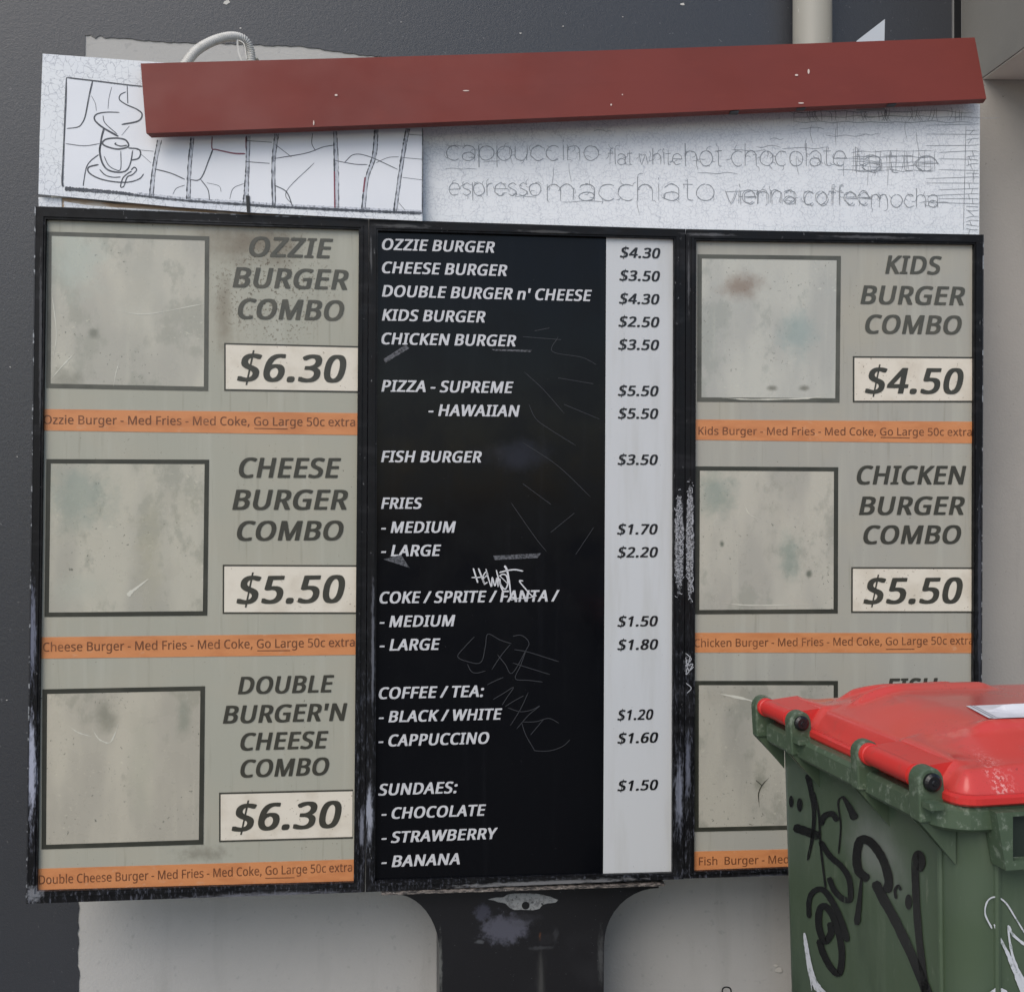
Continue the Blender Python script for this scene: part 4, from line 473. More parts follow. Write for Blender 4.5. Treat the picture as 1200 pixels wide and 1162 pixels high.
mblk.layer(mblk.ramp(mblk.noise(220, 2), 0.74, 0.78), L(90, 90, 92), 0.35)
mblk.roughvar(9, 0.10, 0.24)
mwl = Mat('white lettering', L(206, 206, 208), 0.4); mwl.layer(mwl.ramp(mwl.noise(40, 4), 0.5, 0.7), L(190, 191, 195), 0.7)
mpc = Mat('pale price column', L(203, 205, 206), 0.35); mpc.layer(mpc.ramp(mpc.noise((20, 20, 2), 5), 0.45, 0.7), L(192, 193, 191), 0.7)
mpc.layer(mpc.ramp(mpc.noise(150, 2), 0.75, 0.78), L(130, 130, 132), 0.5)
mpb = Mat('black price ink', L(24, 24, 26), 0.35)

def frame(pl, outer, inner):
    bm = NB(); ring(bm, pl, outer, inner, 0.014, 0.115)
    f = obj('panel_frame', bm, mf.m, board)
    # raised outer bead and inner glazing bead
    bm = NB()
    lerp = lambda a, b, t: (a[0] + (b[0] - a[0]) * t, a[1] + (b[1] - a[1]) * t)
    o2 = [lerp(a, b, .55) for a, b in zip(outer, inner)]; i2 = [lerp(a, b, .80) for a, b in zip(outer, inner)]
    ring(bm, pl, o2, i2, 0.0175, 0.003)
    obj('glazing_bead', bm, mf.m, f)
    return f
q = dict(
  L=([(40.5, 241.5), (431.5, 257), (427.5, 1044.8), (30, 1058.6)], [(53.5, 256.5), (420.5, 268.6), (414.5, 1033.6), (43, 1044.2)]),
  M=([(432.5, 257), (803.2, 268.5), (801.2, 1029.5), (428.6, 1044.8)], [(443, 270), (790, 279.5), (788, 1022.5), (439.5, 1032.5)]),
  R=([(804, 268.5), (1153, 275), (1150, 1018.5), (802, 1029)], [(816, 281.5), (1142, 286), (1140, 1008), (813.5, 1021)]))
for k, pl in (('L', LEFT), ('M', MID), ('R', RIGHT)): frame(pl, *q[k])
# bare alloy along the outermost edges
for pl, pts in ((LEFT, [(40.5, 241.8), (42, 241.8), (31.6, 1058), (30, 1058)]), (LEFT, [(42.2, 241.6), (431, 257), (431, 257.8), (42.2, 242.6)]), (RIGHT, [(1151.8, 275), (1153, 275), (1150, 1018), (1149, 1018)])):
    bm = NB(); poly(bm, pl, pts, 0.0152, 0.001); obj('worn_edge', bm, mal.m, board)
# cabinet backs
bm = NB()
for pl, k in ((LEFT, 'L'), (MID, 'M'), (RIGHT, 'R')):
    o = q[k][0]; g = [(o[0][0] + 3, o[0][1] + 3), (o[1][0] - 3, o[1][1] + 3), (o[2][0] - 3, o[2][1] - 3), (o[3][0] + 3, o[3][1] - 3)]
    prism(bm, [pl.at(x, y, -0.02) for x, y in g], -pl.n * 0.075)
obj('cabinet', bm, mf.m, board)

def combo_panel(pl, inner, pm, lab, wins, tags, strips, texts, prices, stript):
    bm = NB(); poly(bm, pl, [(x - s, y - d) for (x, y), s, d in zip(inner, (2, -2, -2, 2), (6, 6, -5, -5))], 0.0, 0.006)
    P = obj('combo_panel', bm, pm.m, board); P['label'] = lab
    for out, wmat, bmat, t in wins:
        inn = [(out[0][0] + t, out[0][1] + t), (out[1][0] - t, out[1][1] + t), (out[2][0] - t, out[2][1] - t), (out[3][0] + t, out[3][1] - t)]
        bm = NB(); ring(bm, pl, out, inn, 0.0012, 0.001); obj('picture_border', bm, bmat.m, P)
        bm = NB(); poly(bm, pl, inn, 0.0008, 0.0006); obj('picture_pane', bm, wmat, P)
    for o4 in tags:
        inn = [(o4[0][0] + 1.8, o4[0][1] + 1.9), (o4[1][0] - .4, o4[1][1] + 1.9), (o4[2][0] - .4, o4[2][1] - 1.9), (o4[3][0] + 1.8, o4[3][1] - 1.9)]
        bm = NB(); poly(bm, pl, inn, 0.0010, 0.0008); t = obj('price_tag', bm, mpt.m, P)
        bm = NB(); ring(bm, pl, o4, inn, 0.0014, 0.0012); obj('price_tag_border', bm, mtd.m, P)
    for o4 in strips:
        bm = NB(); poly(bm, pl, o4, 0.0010, 0.0008); obj('promo_strip', bm, mor.m, P)
    for s, x0, x1, yt, yb, mt in texts: write(s, pl, x0, x1, yt, yb, mt.m, P, 0.0014)
    for s, x0, x1, yt, yb in prices: write(s, pl, x0, x1, yt, yb, mtd.m, P, 0.0019, shear=0.2)
    for s, x0, x1, yt, yb, ul in stript:
        write(s, pl, x0, x1, yt, yb, mot.m, P, 0.0016, bold=False)
        if ul:
            bm = NB(); ribbon(bm, pl, [(ul[0], ul[2]), (ul[1], ul[3])], 1.0, 0.0016); obj('underline', bm, mot.m, P)
    return P
PL = combo_panel(LEFT, q['L'][1], pmL, 'grey green combo panel with three blank picture squares, brown stain at the top',
  [([(55.5, 271.4), (245, 277), (243.8, 458), (54.3, 454.4)], wm[0], mbf, 5), ([(54.3, 537.8), (245, 538.5), (242.8, 721), (52, 722.6)], wm[1], mbd, 5.2), ([(49.8, 807.4), (240.2, 803.7), (238.3, 989), (48.6, 994.8)], wm[2], mbd, 5.4)],
  [[(262.7, 401.8), (420.3, 405.5), (419.5, 460), (262.7, 457.7)], [(261, 661.4), (418, 662), (418, 719), (260.8, 718.9)], [(256.7, 928.4), (413.6, 924.7), (413.4, 982), (256.7, 986.3)]],
  [[(52, 479.3), (419.5, 484), (419, 509.8), (51.5, 504.3)], [(49, 746.4), (417.3, 742), (417, 767), (48.5, 771.4)], [(45, 1017.5), (414.6, 1006.5), (414.5, 1032.5), (44, 1044.3)]],
  [('OZZIE', 291.8, 390.4, 276.8, 300.3, mtx), ('BURGER', 272.5, 408.5, 312.6, 336.6, mtx), ('COMBO', 278.6, 403.3, 349.3, 373.5, mtx),
   ('CHEESE', 279.8, 399.7, 535.8, 559.6, mtd), ('BURGER', 272.1, 407.8, 573.3, 597.2, mtd), ('COMBO', 277.6, 402.6, 610, 633.4, mtd),
   ('DOUBLE', 278.7, 391.6, 792.5, 813.2, mtd), ("BURGER'N", 261.1, 407, 826.4, 847.6, mtd), ('CHEESE', 281.6, 385, 858.4, 879.2, mtd), ('COMBO', 281.6, 385.8, 889.7, 910.8, mtd)],
  [('$6.30', 277.7, 405.9, 413.9, 446.6), ('$5.50', 276.9, 404.4, 674.4, 707.4), ('$6.30', 271.3, 400.4, 941.7, 973.9)],
  [('Ozzie Burger - Med Fries - Med Coke, Go Large 50c extra', 51, 416, 486.5, 496.8, (298, 337, 501.8, 502.5)), ('Cheese Burger - Med Fries - Med Coke, Go Large 50c extra', 50.4, 415.5, 752.8, 763.4, (301.5, 340, 762.2, 762)), ('Double Cheese Burger - Med Fries - Med Coke, Go Large 50c extra', 45.6, 412.5, 1025.4, 1035.9, (311, 345, 1028.6, 1027.8))])
c = q['R'][1]
PR = combo_panel(RIGHT, c, pmR, 'grey combo panel with blank picture squares, its lower part behind the bin',
  [([(817.5, 298), (985.5, 300), (983.8, 471.6), (817, 470.5)], wm[3], mbf, 5), ([(815.2, 546.3), (982.3, 547.3), (981.8, 718.5), (814.5, 719.5)], wm[4], mbd, 5), ([(814, 797.5), (982, 797.5), (981, 970.5), (813.8, 974.2)], wm[5], mbd, 5)],
  [[(999.5, 417.3), (1141.9, 418.2), (1141.7, 471.3), (999.5, 471.3)], [(997.7, 664.2), (1141, 664.6), (1140.8, 717.8), (997.5, 717.8)], [(995, 914), (1140.3, 912), (1140.2, 964), (995, 966)]],
  [[(814.5, 491.5), (1141.8, 494), (1141.6, 519.5), (814.3, 515.3)], [(813.2, 741.2), (1141.2, 741.5), (1141.1, 765), (813, 764.3)], [(813, 997.3), (1140.3, 989.5), (1140.2, 1013), (813.3, 1020.8)]],
  [('KIDS', 1037.3, 1103.8, 299, 320.7, mtx), ('BURGER', 1008.2, 1131, 334, 356.2, mtx), ('COMBO', 1013.8, 1127.2, 368.3, 390.7, mtx),
   ('CHICKEN', 1004, 1132.5, 545.2, 567.4, mtd), ('BURGER', 1006.5, 1130.7, 581.3, 603.2, mtd), ('COMBO', 1011.7, 1126.5, 615.2, 637.3, mtd),
   ('FISH', 1039, 1099, 794.5, 816, mtd), ('BURGER', 1006, 1129.5, 829, 851, mtd), ('COMBO', 1011, 1126, 863, 885, mtd)],
  [('$4.50', 1013.5, 1129.3, 430.3, 460.9), ('$5.50', 1011.7, 1128.3, 676.7, 707.5), ('$5.50', 1010, 1127, 924, 955)],
  [('Kids Burger - Med Fries - Med Coke, Go Large 50c extra', 818.5, 1138.8, 500.2, 509.4, (1032, 1066, 512.4, 513)), ('Chicken Burger - Med Fries - Med Coke, Go Large 50c extra', 813.6, 1140.5, 748.6, 758, (1038, 1071.6, 760.5, 760.3)), ('Fish  Burger - Med Fries - Med Coke, Go Large 50c extra', 819, 1138, 1004.2, 1013.6, None)])
mcr = Mat('film crease', L(208, 206, 192), .25, .6)
bm = NB(); ribbon(bm, LEFT, [(150, 698), (153, 694), (161, 688), (174, 678)], (6, 1), .0014, 6, rough=.2); obj('film_crease', bm, mcr.m, PL)
for l, wd in (([(108, 853), (113, 862), (118, 867), (128, 870), (134, 861), (139, 846)], 1.3), ([(60, 444), (72, 430), (88, 413)], 1.4), ([(133, 452), (136, 436), (140, 424)], .9), ([(80, 850), (92, 858), (108, 863)], 1.0), ([(127, 362), (170, 368), (228, 358), (240, 356)], .8), ([(60, 338), (66, 390), (62, 420)], 1.0)):
    bm = NB(); ribbon(bm, LEFT, l, wd, .0014, 6, True, .5); obj('film_crease', bm, mcr.m, PL)
for l, wd in (([(840, 812), (870, 818), (892, 824)], 2.2), ([(872, 590), (878, 602), (890, 608)], .7), ([(846, 466), (880, 468), (940, 467), (968, 464)], 1.2), ([(845, 706), (880, 709), (950, 708)], .9)):
    bm = NB(); ribbon(bm, RIGHT, l, wd, .0014, 6, True, .5); obj('film_crease', bm, mcr.m, PR)
bm = NB(); ribbon(bm, RIGHT, [(890, 945), (889, 930), (893, 920), (901, 911)], 1.2, .0014, 6, True); ribbon(bm, RIGHT, [(893, 920), (886, 914)], .9, .0014, 4); obj('film_mark', bm, mtd.m, PR)
# ---- centre: black list with a pale price column
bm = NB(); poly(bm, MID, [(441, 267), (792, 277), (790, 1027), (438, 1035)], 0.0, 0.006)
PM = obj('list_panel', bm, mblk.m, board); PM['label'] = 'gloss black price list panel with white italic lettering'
bm = NB(); poly(bm, MID, [(710.5, 275), (791, 277), (789, 1025.5), (706.8, 1027)], 0.001, 0.0008); obj('price_column', bm, mpc.m, PM)
LN = [('OZZIE BURGER', 447.5, 580, 279.3, 292.7), ('CHEESE BURGER', 447.5, 594.5, 306.3, 320), ("DOUBLE BURGER n' CHEESE", 447.5, 693.7, 333.8, 347.6), ('KIDS BURGER', 447.5, 569, 362, 375.6), ('CHICKEN BURGER', 446.9, 604.9, 389.6, 403.3),
      ('PIZZA - SUPREME', 446.9, 601.8, 445, 458.8), ('- HAWAIIAN', 502, 609.3, 473.5, 487.2), ('FISH BURGER', 446.5, 564.6, 527.8, 541.4), ('FRIES', 446.5, 495, 582.7, 596), ('- MEDIUM', 446.5, 534.3, 610.8, 624.3), ('- LARGE', 446.5, 517, 638.2, 651.7),
      ('COKE / SPRITE / FANTA /', 444.7, 655.6, 693, 706.9), ('- MEDIUM', 444.7, 533.6, 721.2, 734.7), ('- LARGE', 444.7, 516, 748.6, 762.3), ('COFFEE / TEA:', 443.8, 567.4, 805, 818.8), ('- BLACK / WHITE', 443.8, 588.6, 832.8, 846.3), ('- CAPPUCCINO', 443.4, 573.4, 860.6, 874.5),
      ('SUNDAES:', 443.2, 536.4, 918, 931.8), ('- CHOCOLATE', 447, 569.6, 946, 959.5), ('- STRAWBERRY', 447, 583.3, 974.2, 987.6), ('- BANANA', 447, 538.9, 1002.4, 1016)]
for s, x0, x1, yt, yb in LN: write(s, MID, x0, x1, yt, yb, mwl.m, PM, 0.0012)
PRC = [('$4.30', 726.4, 773.9, 289.4), ('$3.50', 725.7, 773.5, 316.4), ('$4.30', 725.3, 772.8, 343.5), ('$2.50', 724.6, 772.8, 370.4), ('$3.50', 724.3, 772.5, 397.3), ('$5.50', 724, 771.8, 451.4), ('$5.50', 724, 771.5, 478.1), ('$3.50', 723.6, 771, 532.2),
       ('$1.70', 723, 770.8, 613.8), ('$2.20', 723.3, 771.1, 640.8), ('$1.50', 723.4, 771, 721.8), ('$1.80', 723.4, 771.3, 749.2), ('$1.20', 723.4, 765.7, 831.5), ('$1.60', 723.4, 771.3, 858.7), ('$1.50', 723.4, 771.3, 914.4)]
for s, x0, x1, yt in PRC: write(s, MID, x0, x1, yt, yt + 12.2, mpb.m, PM, 0.0022)

# ---- tags and scratches on the black panel (drawn, thin)
mwt = Mat('white paint pen', L(214, 214, 216), 0.5)
def T(lst, ox, oy, s): return [(ox + x / s, oy + y / s) for x, y in lst]
bm = NB()
for l, wd in (([(180, 212), (250, 210), (320, 205)], 1.3), ([(197, 125), (220, 200), (240, 262)], 1.8), ([(245, 125), (270, 190), (305, 280)], 1.8), ([(285, 200), (315, 160), (330, 185), (290, 225), (300, 270), (330, 255)], 1.4), ([(315, 130), (345, 240), (368, 295), (375, 210), (400, 290), (420, 215), (430, 300)], 1.5),
              ([(412, 140), (450, 280), (480, 350)], 1.6), ([(440, 200), (475, 180), (510, 200), (520, 270), (495, 320), (455, 280), (445, 220)], 1.5), ([(450, 200), (520, 270)], 1), ([(490, 100), (515, 150), (535, 260), (545, 350), (550, 420)], (2.6, 1.2)), ([(440, 165), (520, 145), (590, 138), (665, 152)], 1.6),
              ([(665, 243), (630, 245), (680, 310), (750, 385), (790, 380)], 1.4), ([(790, 385), (700, 405), (610, 408), (545, 425)], 0.9)):
    ribbon(bm, MID, T(l, 530, 650, 8), wd, 0.0024)
obj('paint_pen_tag', bm, mwt.m, PM)
msc = Mat('fine scratch', L(52, 53, 57), 0.5); msb = Mat('rubbed scrape', L(96, 97, 102), 0.6); msb.layer(msb.ramp(msb.noise(190, 4, .7), .45, .58), L(30, 31, 34), .95)
bm = NB()
for l in ([(240, 105), (150, 200), (110, 262), (190, 300), (290, 305), (325, 180), (345, 85), (440, 130), (530, 160)], [(185, 320), (215, 375), (260, 388), (325, 372)], [(520, 165), (450, 250), (375, 362)], [(420, 245), (480, 320), (535, 390), (640, 215), (665, 150), (610, 95), (540, 100)],
          [(550, 205), (650, 222), (780, 262), (900, 300)], [(540, 310), (700, 360), (830, 400)], [(640, 220), (600, 330), (560, 432), (660, 445), (772, 458)], [(340, 480), (400, 450), (465, 422)], [(385, 595), (470, 545), (545, 500), (500, 570), (455, 640)], [(480, 650), (560, 600), (625, 565)],
          [(660, 540), (600, 670), (520, 800)], [(500, 660), (600, 690), (690, 675), (750, 645), (660, 720), (570, 825)], [(610, 780), (640, 870), (700, 975), (720, 995), (830, 995), (930, 960), (985, 910)], [(680, 870), (780, 750)], [(610, 770), (720, 768), (820, 742), (900, 780)]):
    ribbon(bm, MID, T(l, 520, 730, 6.667), 0.8, 0.0013)
obj('scratched_tag', bm, msc.m, PM); bm = NB()
for l in ([(565, 540), (630, 600), (700, 680)], [(600, 400), (650, 390)], [(580, 650), (605, 700), (660, 740), (740, 790)], [(680, 420), (660, 470), (760, 490), (810, 515)], [(690, 430), (560, 420)], [(560, 780), (680, 860), (790, 965)], [(520, 985), (600, 1100), (640, 1150)], [(655, 1085), (735, 1020)], [(800, 1070), (740, 1160)], [(680, 560), (800, 580)], [(700, 650), (820, 700)], [(560, 920), (655, 990)]):
    ribbon(bm, MID, T(l, 420, 250, 2.905), 0.6, 0.0013)
obj('scratches', bm, msc.m, PM)
for p in ([(449, 421), (475, 404), (480, 408), (452, 425)], [(575, 409), (623, 410), (622, 412.5), (580, 411)], [(578, 651), (634, 648), (630, 653.5), (580, 656)], [(449, 655), (470, 650), (480, 665), (470, 662)]):
    bm = NB(); poly(bm, MID, p, 0.0013, 0.0008); obj('scrape', bm, msb.m, PM)
# scribbled-on stretch of the right-hand mullion
mcw = Mat('chalky scribble', L(175, 176, 180), 0.7)
for (xa, xb, ya, yb, pl) in ((790.5, 801.5, 577, 700, MID), (804, 813, 564, 706, RIGHT)):
    bm = NB(); y = ya
    while y < yb:
        x = random.uniform(xa + 2, xb - 2); r = random.uniform(1.5, 4.2); pts = []
        a = random.uniform(0, 6.28)
        for i in range(random.choice((3, 4, 5, 7))):
            a += random.uniform(-.9, 1.6); pts.append((min(xb, max(xa, x + r * math.cos(a))), y + r * 1.2 * math.sin(a)))
        ribbon(bm, pl, pts, random.uniform(.4, .8), 0.0182 + random.uniform(0, .0003), 3); y += random.uniform(1.5, 4.5)
    obj('chalk_scribble', bm, mcw.m, board)
bm = NB()
for l in ([(797, 765), (806, 772), (798, 780), (808, 778), (800, 790), (805, 768)], [(800, 800), (806, 806), (801, 812)], [(798, 770), (803, 785), (809, 781)]): ribbon(bm, RIGHT, [(max(803.5, x + 4), y) for x, y in l], .9, 0.0182)
obj('chalk_scribble', bm, mcw.m, board)

# ---- post
mps = Mat('black post paint', L(25, 25, 28), 0.35, 0.5)
mps.layer(mps.ramp(mps.noise(5, 5), 0.5, 0.75), L(38, 38, 41), 0.7).layer(mps.ramp(mps.noise(150, 3), 0.70, 0.75), L(120, 120, 122), 0.6)
PO = -0.045
for x, y, rx, rz, c, k, e, ws in ((592, 1088, .085, .055, (84, 85, 96), .9, .55, 45.0), (566, 1068, .03, .03, (68, 69, 81), .8, .6, 60.0), (618, 1074, .05, .014, (40, 40, 44), .8, .6, 90.0), (612, 1082, .045, .012, (70, 71, 78), .55, .9, (160, 160, 160)),
                           (562, 1103, .018, .008, (84, 86, 90), .8, .6, 70.0), (634, 1150, .020, .13, (50, 50, 50), .8, .9, (60, 60, 12)), (634, 1150, .010, .12, (70, 70, 69), .7, .9, (90, 90, 12)), (634, 1110, .05, .008, (66, 67, 70), .6, .8, 90.0), (651, 1095, .012, .03, (56, 57, 60), .6, .8, 90.0),
                           (633, 1097, .005, .016, (104, 66, 42), .8, .95, 120.0), (640, 1100, .03, .02, (34, 34, 37), .7, .5, 90.0), (516, 1130, .008, .12, (120, 122, 118), .6, .9, (140, 140, 60)), (704, 1120, .012, .10, (90, 92, 92), .5, .9, (140, 140, 60))):
    mps.layer(mps.blob(MID.at(x, y, PO), (rx, .2, rz), e, .8, ws), L(*c), k)
pts = [(446, 1044)]
def arc(x0, y0, x1, y1, flip, n=10):
    r = []
    for i in range(n + 1):
        a = i / n * math.pi / 2
        r.append((x0 + (x1 - x0) * math.sin(a), y0 + (y1 - y0) * (1 - math.cos(a))) if not flip else (x0 + (x1 - x0) * (1 - math.cos(a)), y0 + (y1 - y0) * math.sin(a)))
    return r
leftc = arc(462, 1047, 515, 1116, False); rightc = arc(772, 1040, 708, 1106, False)
pl_ = MID
zg = -1
def gnd(x): 
    P = pl_.at(x, 1162, PO); return Vector((P.x, P.y, 0.0))
P3 = [pl_.at(x, y, PO) for x, y in [(462, 1041)] + leftc] + [gnd(515), gnd(707)] + [pl_.at(x, y, PO) for x, y in rightc[::-1] + [(772, 1036)]]
bm = NB(); prism(bm, P3, -MID.n * 0.15); post = obj('post', bm, mps.m, board)
for p in post.data.polygons: p.use_smooth = False
bm = NB(); poly(bm, MID, [(447, 1044.5), (779, 1034.8), (779, 1037.6), (447, 1048.4)], 0.016, 0.14)
mtp = Mat('scuffed ledge', L(48, 46, 46), 0.5); mtp.layer(mtp.ramp(mtp.noise((50, 50, 180), 5, .75), 0.42, 0.62), L(150, 140, 132), 0.85).layer(mtp.ramp(mtp.noise(130, 4, .7, (2, 2, 2)), .62, .7), L(200, 196, 190), .8)
obj('ledge', bm, mtp.m, board)
mbp = Mat('worn bare metal', L(150, 152, 152), .5); mbp.layer(mbp.ramp(mbp.noise(70, 5, .7), .48, .6), L(112, 113, 114), .8).layer(mbp.ramp(mbp.noise(90, 4, .7, (3, 3, 3)), .58, .66), L(40, 40, 42), .9)
bp_ = [(572, 1053.4), (582, 1051), (590.5, 1050.5), (595, 1047.4), (610, 1046.4), (629, 1046.6), (637, 1048), (645, 1050), (654, 1053.6), (651, 1057), (642, 1057.8), (636, 1060), (632.5, 1064), (624, 1066), (610, 1065.4), (603, 1065.6), (596, 1062), (592, 1058), (584, 1056.6)]
bq = []
for p, q_ in zip(bp_, bp_[1:] + bp_[:1]): bq += [p, (p[0] * .5 + q_[0] * .5 + random.uniform(-.7, .7), p[1] * .5 + q_[1] * .5 + random.uniform(-.6, .6))]
bm = NB(); poly(bm, MID, bq, PO + .0008, .0006); obj('bare_metal_patch', bm, mbp.m, board)
bm = NB(); disc(bm, MID, 616, 1060.5, 4.6, 4.6, PO + 0.0015); obj('bolt_hole', bm, mk.m, board)
bm = NB(); g0 = (gnd(515) + gnd(707)) / 2 - MID.n * 0.075
box(bm, g0 + Vector((0, 0, .006)), MID.u * .32, MID.n * .16, Vector((0, 0, .006))); obj('base_plate', bm, mps.m, board)

# ================================================================== HEADER SIGN above the board
mh = Mat('white crackled sheet', L(234, 237, 239), 0.35, 0.4)
mh.layer(mh.ramp(mh.noise(3, 4), 0.4, 0.7), L(226, 230, 233), 0.8)
mh.layer(mh.math('MULTIPLY', mh.crackle((95, 95, 62), 0.10, 1.0), mh.ramp(mh.noise(30, 3), .38, .55)), L(172, 177, 187), 0.40).layer(mh.math('MULTIPLY', mh.crackle((44, 44, 120), 0.09, .9, (5, 3, 2)), mh.ramp(mh.noise(25, 3, .5, (4, 1, 7)), .40, .58)), L(176, 181, 190), 0.40).layer(mh.crackle((9, 9, 16), 0.012, 0.6, (3, 1, 2)), L(160, 164, 172), 0.4)
mh.layer(mh.ramp(mh.noise(130, 3), .62, .72), L(238, 240, 244), .5)
mh2 = Mat('white coarse crackled sheet', L(230, 233, 235), 0.35, 0.4)
mh2.layer(mh2.ramp(mh2.noise(4, 4), .4, .7), L(220, 224, 232), .8).layer(mh2.math('MULTIPLY', mh2.crackle((60, 60, 34), 0.06, .8), mh2.ramp(mh2.noise(30, 3), .36, .5)), L(164, 168, 176), 0.6).layer(mh2.math('MULTIPLY', mh2.crackle((30, 30, 75), 0.05, .8, (5, 3, 2)), mh2.ramp(mh2.noise(25, 3, .5, (4, 1, 7)), .38, .52)), L(164, 168, 176), 0.6)
mtile = Mat('smooth white print', L(234, 236, 240), 0.3, 0.5); mtile.layer(mtile.ramp(mtile.noise(2.5, 4), 0.35, 0.7), L(224, 227, 232), 0.8)
mln = Mat('dark print line', L(62, 66, 74), 0.4); mln.layer(mln.ramp(mln.noise(60, 4), .5, .7), L(120, 124, 132), .7)
mlg = Mat('grey print line', L(200, 204, 212), 0.4); mlg.layer(mlg.ramp(mlg.noise((110, 110, 40), 4, .7), .50, .62), L(112, 116, 124), .8)
mlr = Mat('faded red print line', L(128, 60, 78), 0.4)
mwd = Mat('crackle word line', L(140, 144, 149), 0.4); mwd.layer(mwd.ramp(mwd.noise(50, 3), .5, .7), L(164, 168, 173), .8)
A, B = Vector((*bx[0], 0)), Vector((*bx[1], 0))
HL = Plane(A + LEFT.n * 0.022, B - A)
h0, h1 = MID.at(495, 260, -0.012), RIGHT.at(1148, 260, -0.012); h0.z = h1.z = 0
HR = Plane(h0, h1 - h0)
hs = thing('header_sign', (0.0, 3.2, CAMZ + .75), 'white crackled coffee sign sheet above the menu board, partly behind the red flashing', 'sign')
bm = NB(); poly(bm, HL, [(50, 63), (46.5, 160), (45, 227.5), (120, 234.5), (200, 242), (300, 249.5), (430, 256), (495, 259), (495, 96)], 0.0, 0.004); SL = obj('tile_sheet', bm, mh2.m, hs)
bm = NB(); poly(bm, HR, [(488, 98), (1148.5, 122), (1147.5, 276), (488, 274)], 0.0, 0.012); SR = obj('word_sheet', bm, mh.m, hs)
# print: border of the tile picture
bm = NB(); poly(bm, HL, [(76, 92), (170, 104), (494, 120), (494, 252), (440, 249), (300, 241.5), (180, 231.5), (76, 221)], 0.0008, 0.0006); obj('tile_print', bm, mtile.m, SL)
Z4 = lambda l: T(l, 60, 80, 7.75)
Z5 = lambda l: T(l, 160, 140, 3.529)
bm = NB()
ribbon(bm, HL, Z4([(138, 85), (130, 350), (110, 800), (100, 1030), (110, 1075)]), 2.2, .0012, 4, rough=.25)
for l, wd in (([(140, 85), (400, 115), (700, 152), (830, 165)], (1.2, .8)), ([(375, 120), (345, 250), (310, 430), (280, 500), (240, 535), (140, 548)], (1.6, .7)), ([(130, 685), (300, 705), (440, 685)], .7),
              ([(480, 545), (455, 640), (440, 760)], (2.0, 1.2)), ([(690, 160), (695, 320)], .8), ([(365, 250), (400, 320), (410, 390)], .45), ([(550, 170), (525, 270), (515, 370)], .45), ([(470, 430), (490, 500), (600, 600)], .8),
              ([(680, 215), (630, 240), (620, 285), (680, 330), (780, 375), (825, 420), (790, 480), (640, 512)], (.8, 1.5)), ([(620, 402), (500, 400), (410, 420), (395, 470), (470, 540), (610, 620)], (.8, 1.8)), ([(710, 525), (640, 610)], .4),
              ([(705, 690), (670, 650), (590, 635), (500, 645), (465, 680), (500, 710), (600, 735), (690, 718), (705, 690)], 1.5), ([(690, 700), (630, 708), (580, 690), (590, 678)], 1.1), ([(460, 660), (440, 740), (460, 850), (510, 920), (600, 945), (680, 930), (720, 860), (740, 745)], (1.8, 1.1)), ([(700, 725), (790, 735), (812, 775), (790, 820), (730, 835)], 1.3),
              ([(480, 800), (520, 880), (580, 920), (630, 915), (632, 750)], .8), ([(430, 785), (360, 840), (320, 900), (300, 1000), (290, 1070)], 1.0), ([(430, 875), (340, 900), (345, 950), (430, 1000), (560, 1030), (700, 1035), (800, 1005), (840, 960)], (1.4, 1.0)), ([(440, 920), (490, 970), (560, 990), (630, 988)], 1.0),
              ([(725, 925), (755, 900), (775, 925), (740, 965), (690, 990), (660, 1070), (630, 1075), (650, 1000), (690, 960), (730, 935)], 1.1)):
    ribbon(bm, HL, Z4(l), tuple(1.3 * q_ for q_ in wd) if isinstance(wd, tuple) else 1.25 * wd, .0013)
tiles = []
for xs in ([(87, 85), (68, 190), (52, 320)], [(225, 75), (212, 200), (207, 330)], [(455, 68), (452, 200), (445, 300), (440, 355)], [(572, 60), (560, 180), (562, 360)], [(815, 50), (818, 200), (820, 365)], [(985, 42), (975, 150), (945, 250), (930, 380)], [(1115, 38), (1100, 120), (1080, 250), (1062, 390)]):
    p = Z5(xs); ribbon(bm, HL, p, 1.2, .0012, 14, rough=.8); ribbon(bm, HL, [(x + random.uniform(3.4, 5.0), y) for x, y in p], .75, .0012, 14, rough=.8); tiles.append(p)
ribbon(bm, HL, Z5([(1183, 35), (1183, 200), (1182, 390)]), 1.2, .0012)
ribbon(bm, HL, Z5([(0, 314), (200, 335), (450, 352), (600, 362), (940, 378), (1180, 388)]), (2.2, 3.0), .00115, 40, rough=.35)
ribbon(bm, HL, [(76, 221), (110, 223.5), (140, 226), (162, 229)], (4.5, 3), .00115, 40, rough=.3)
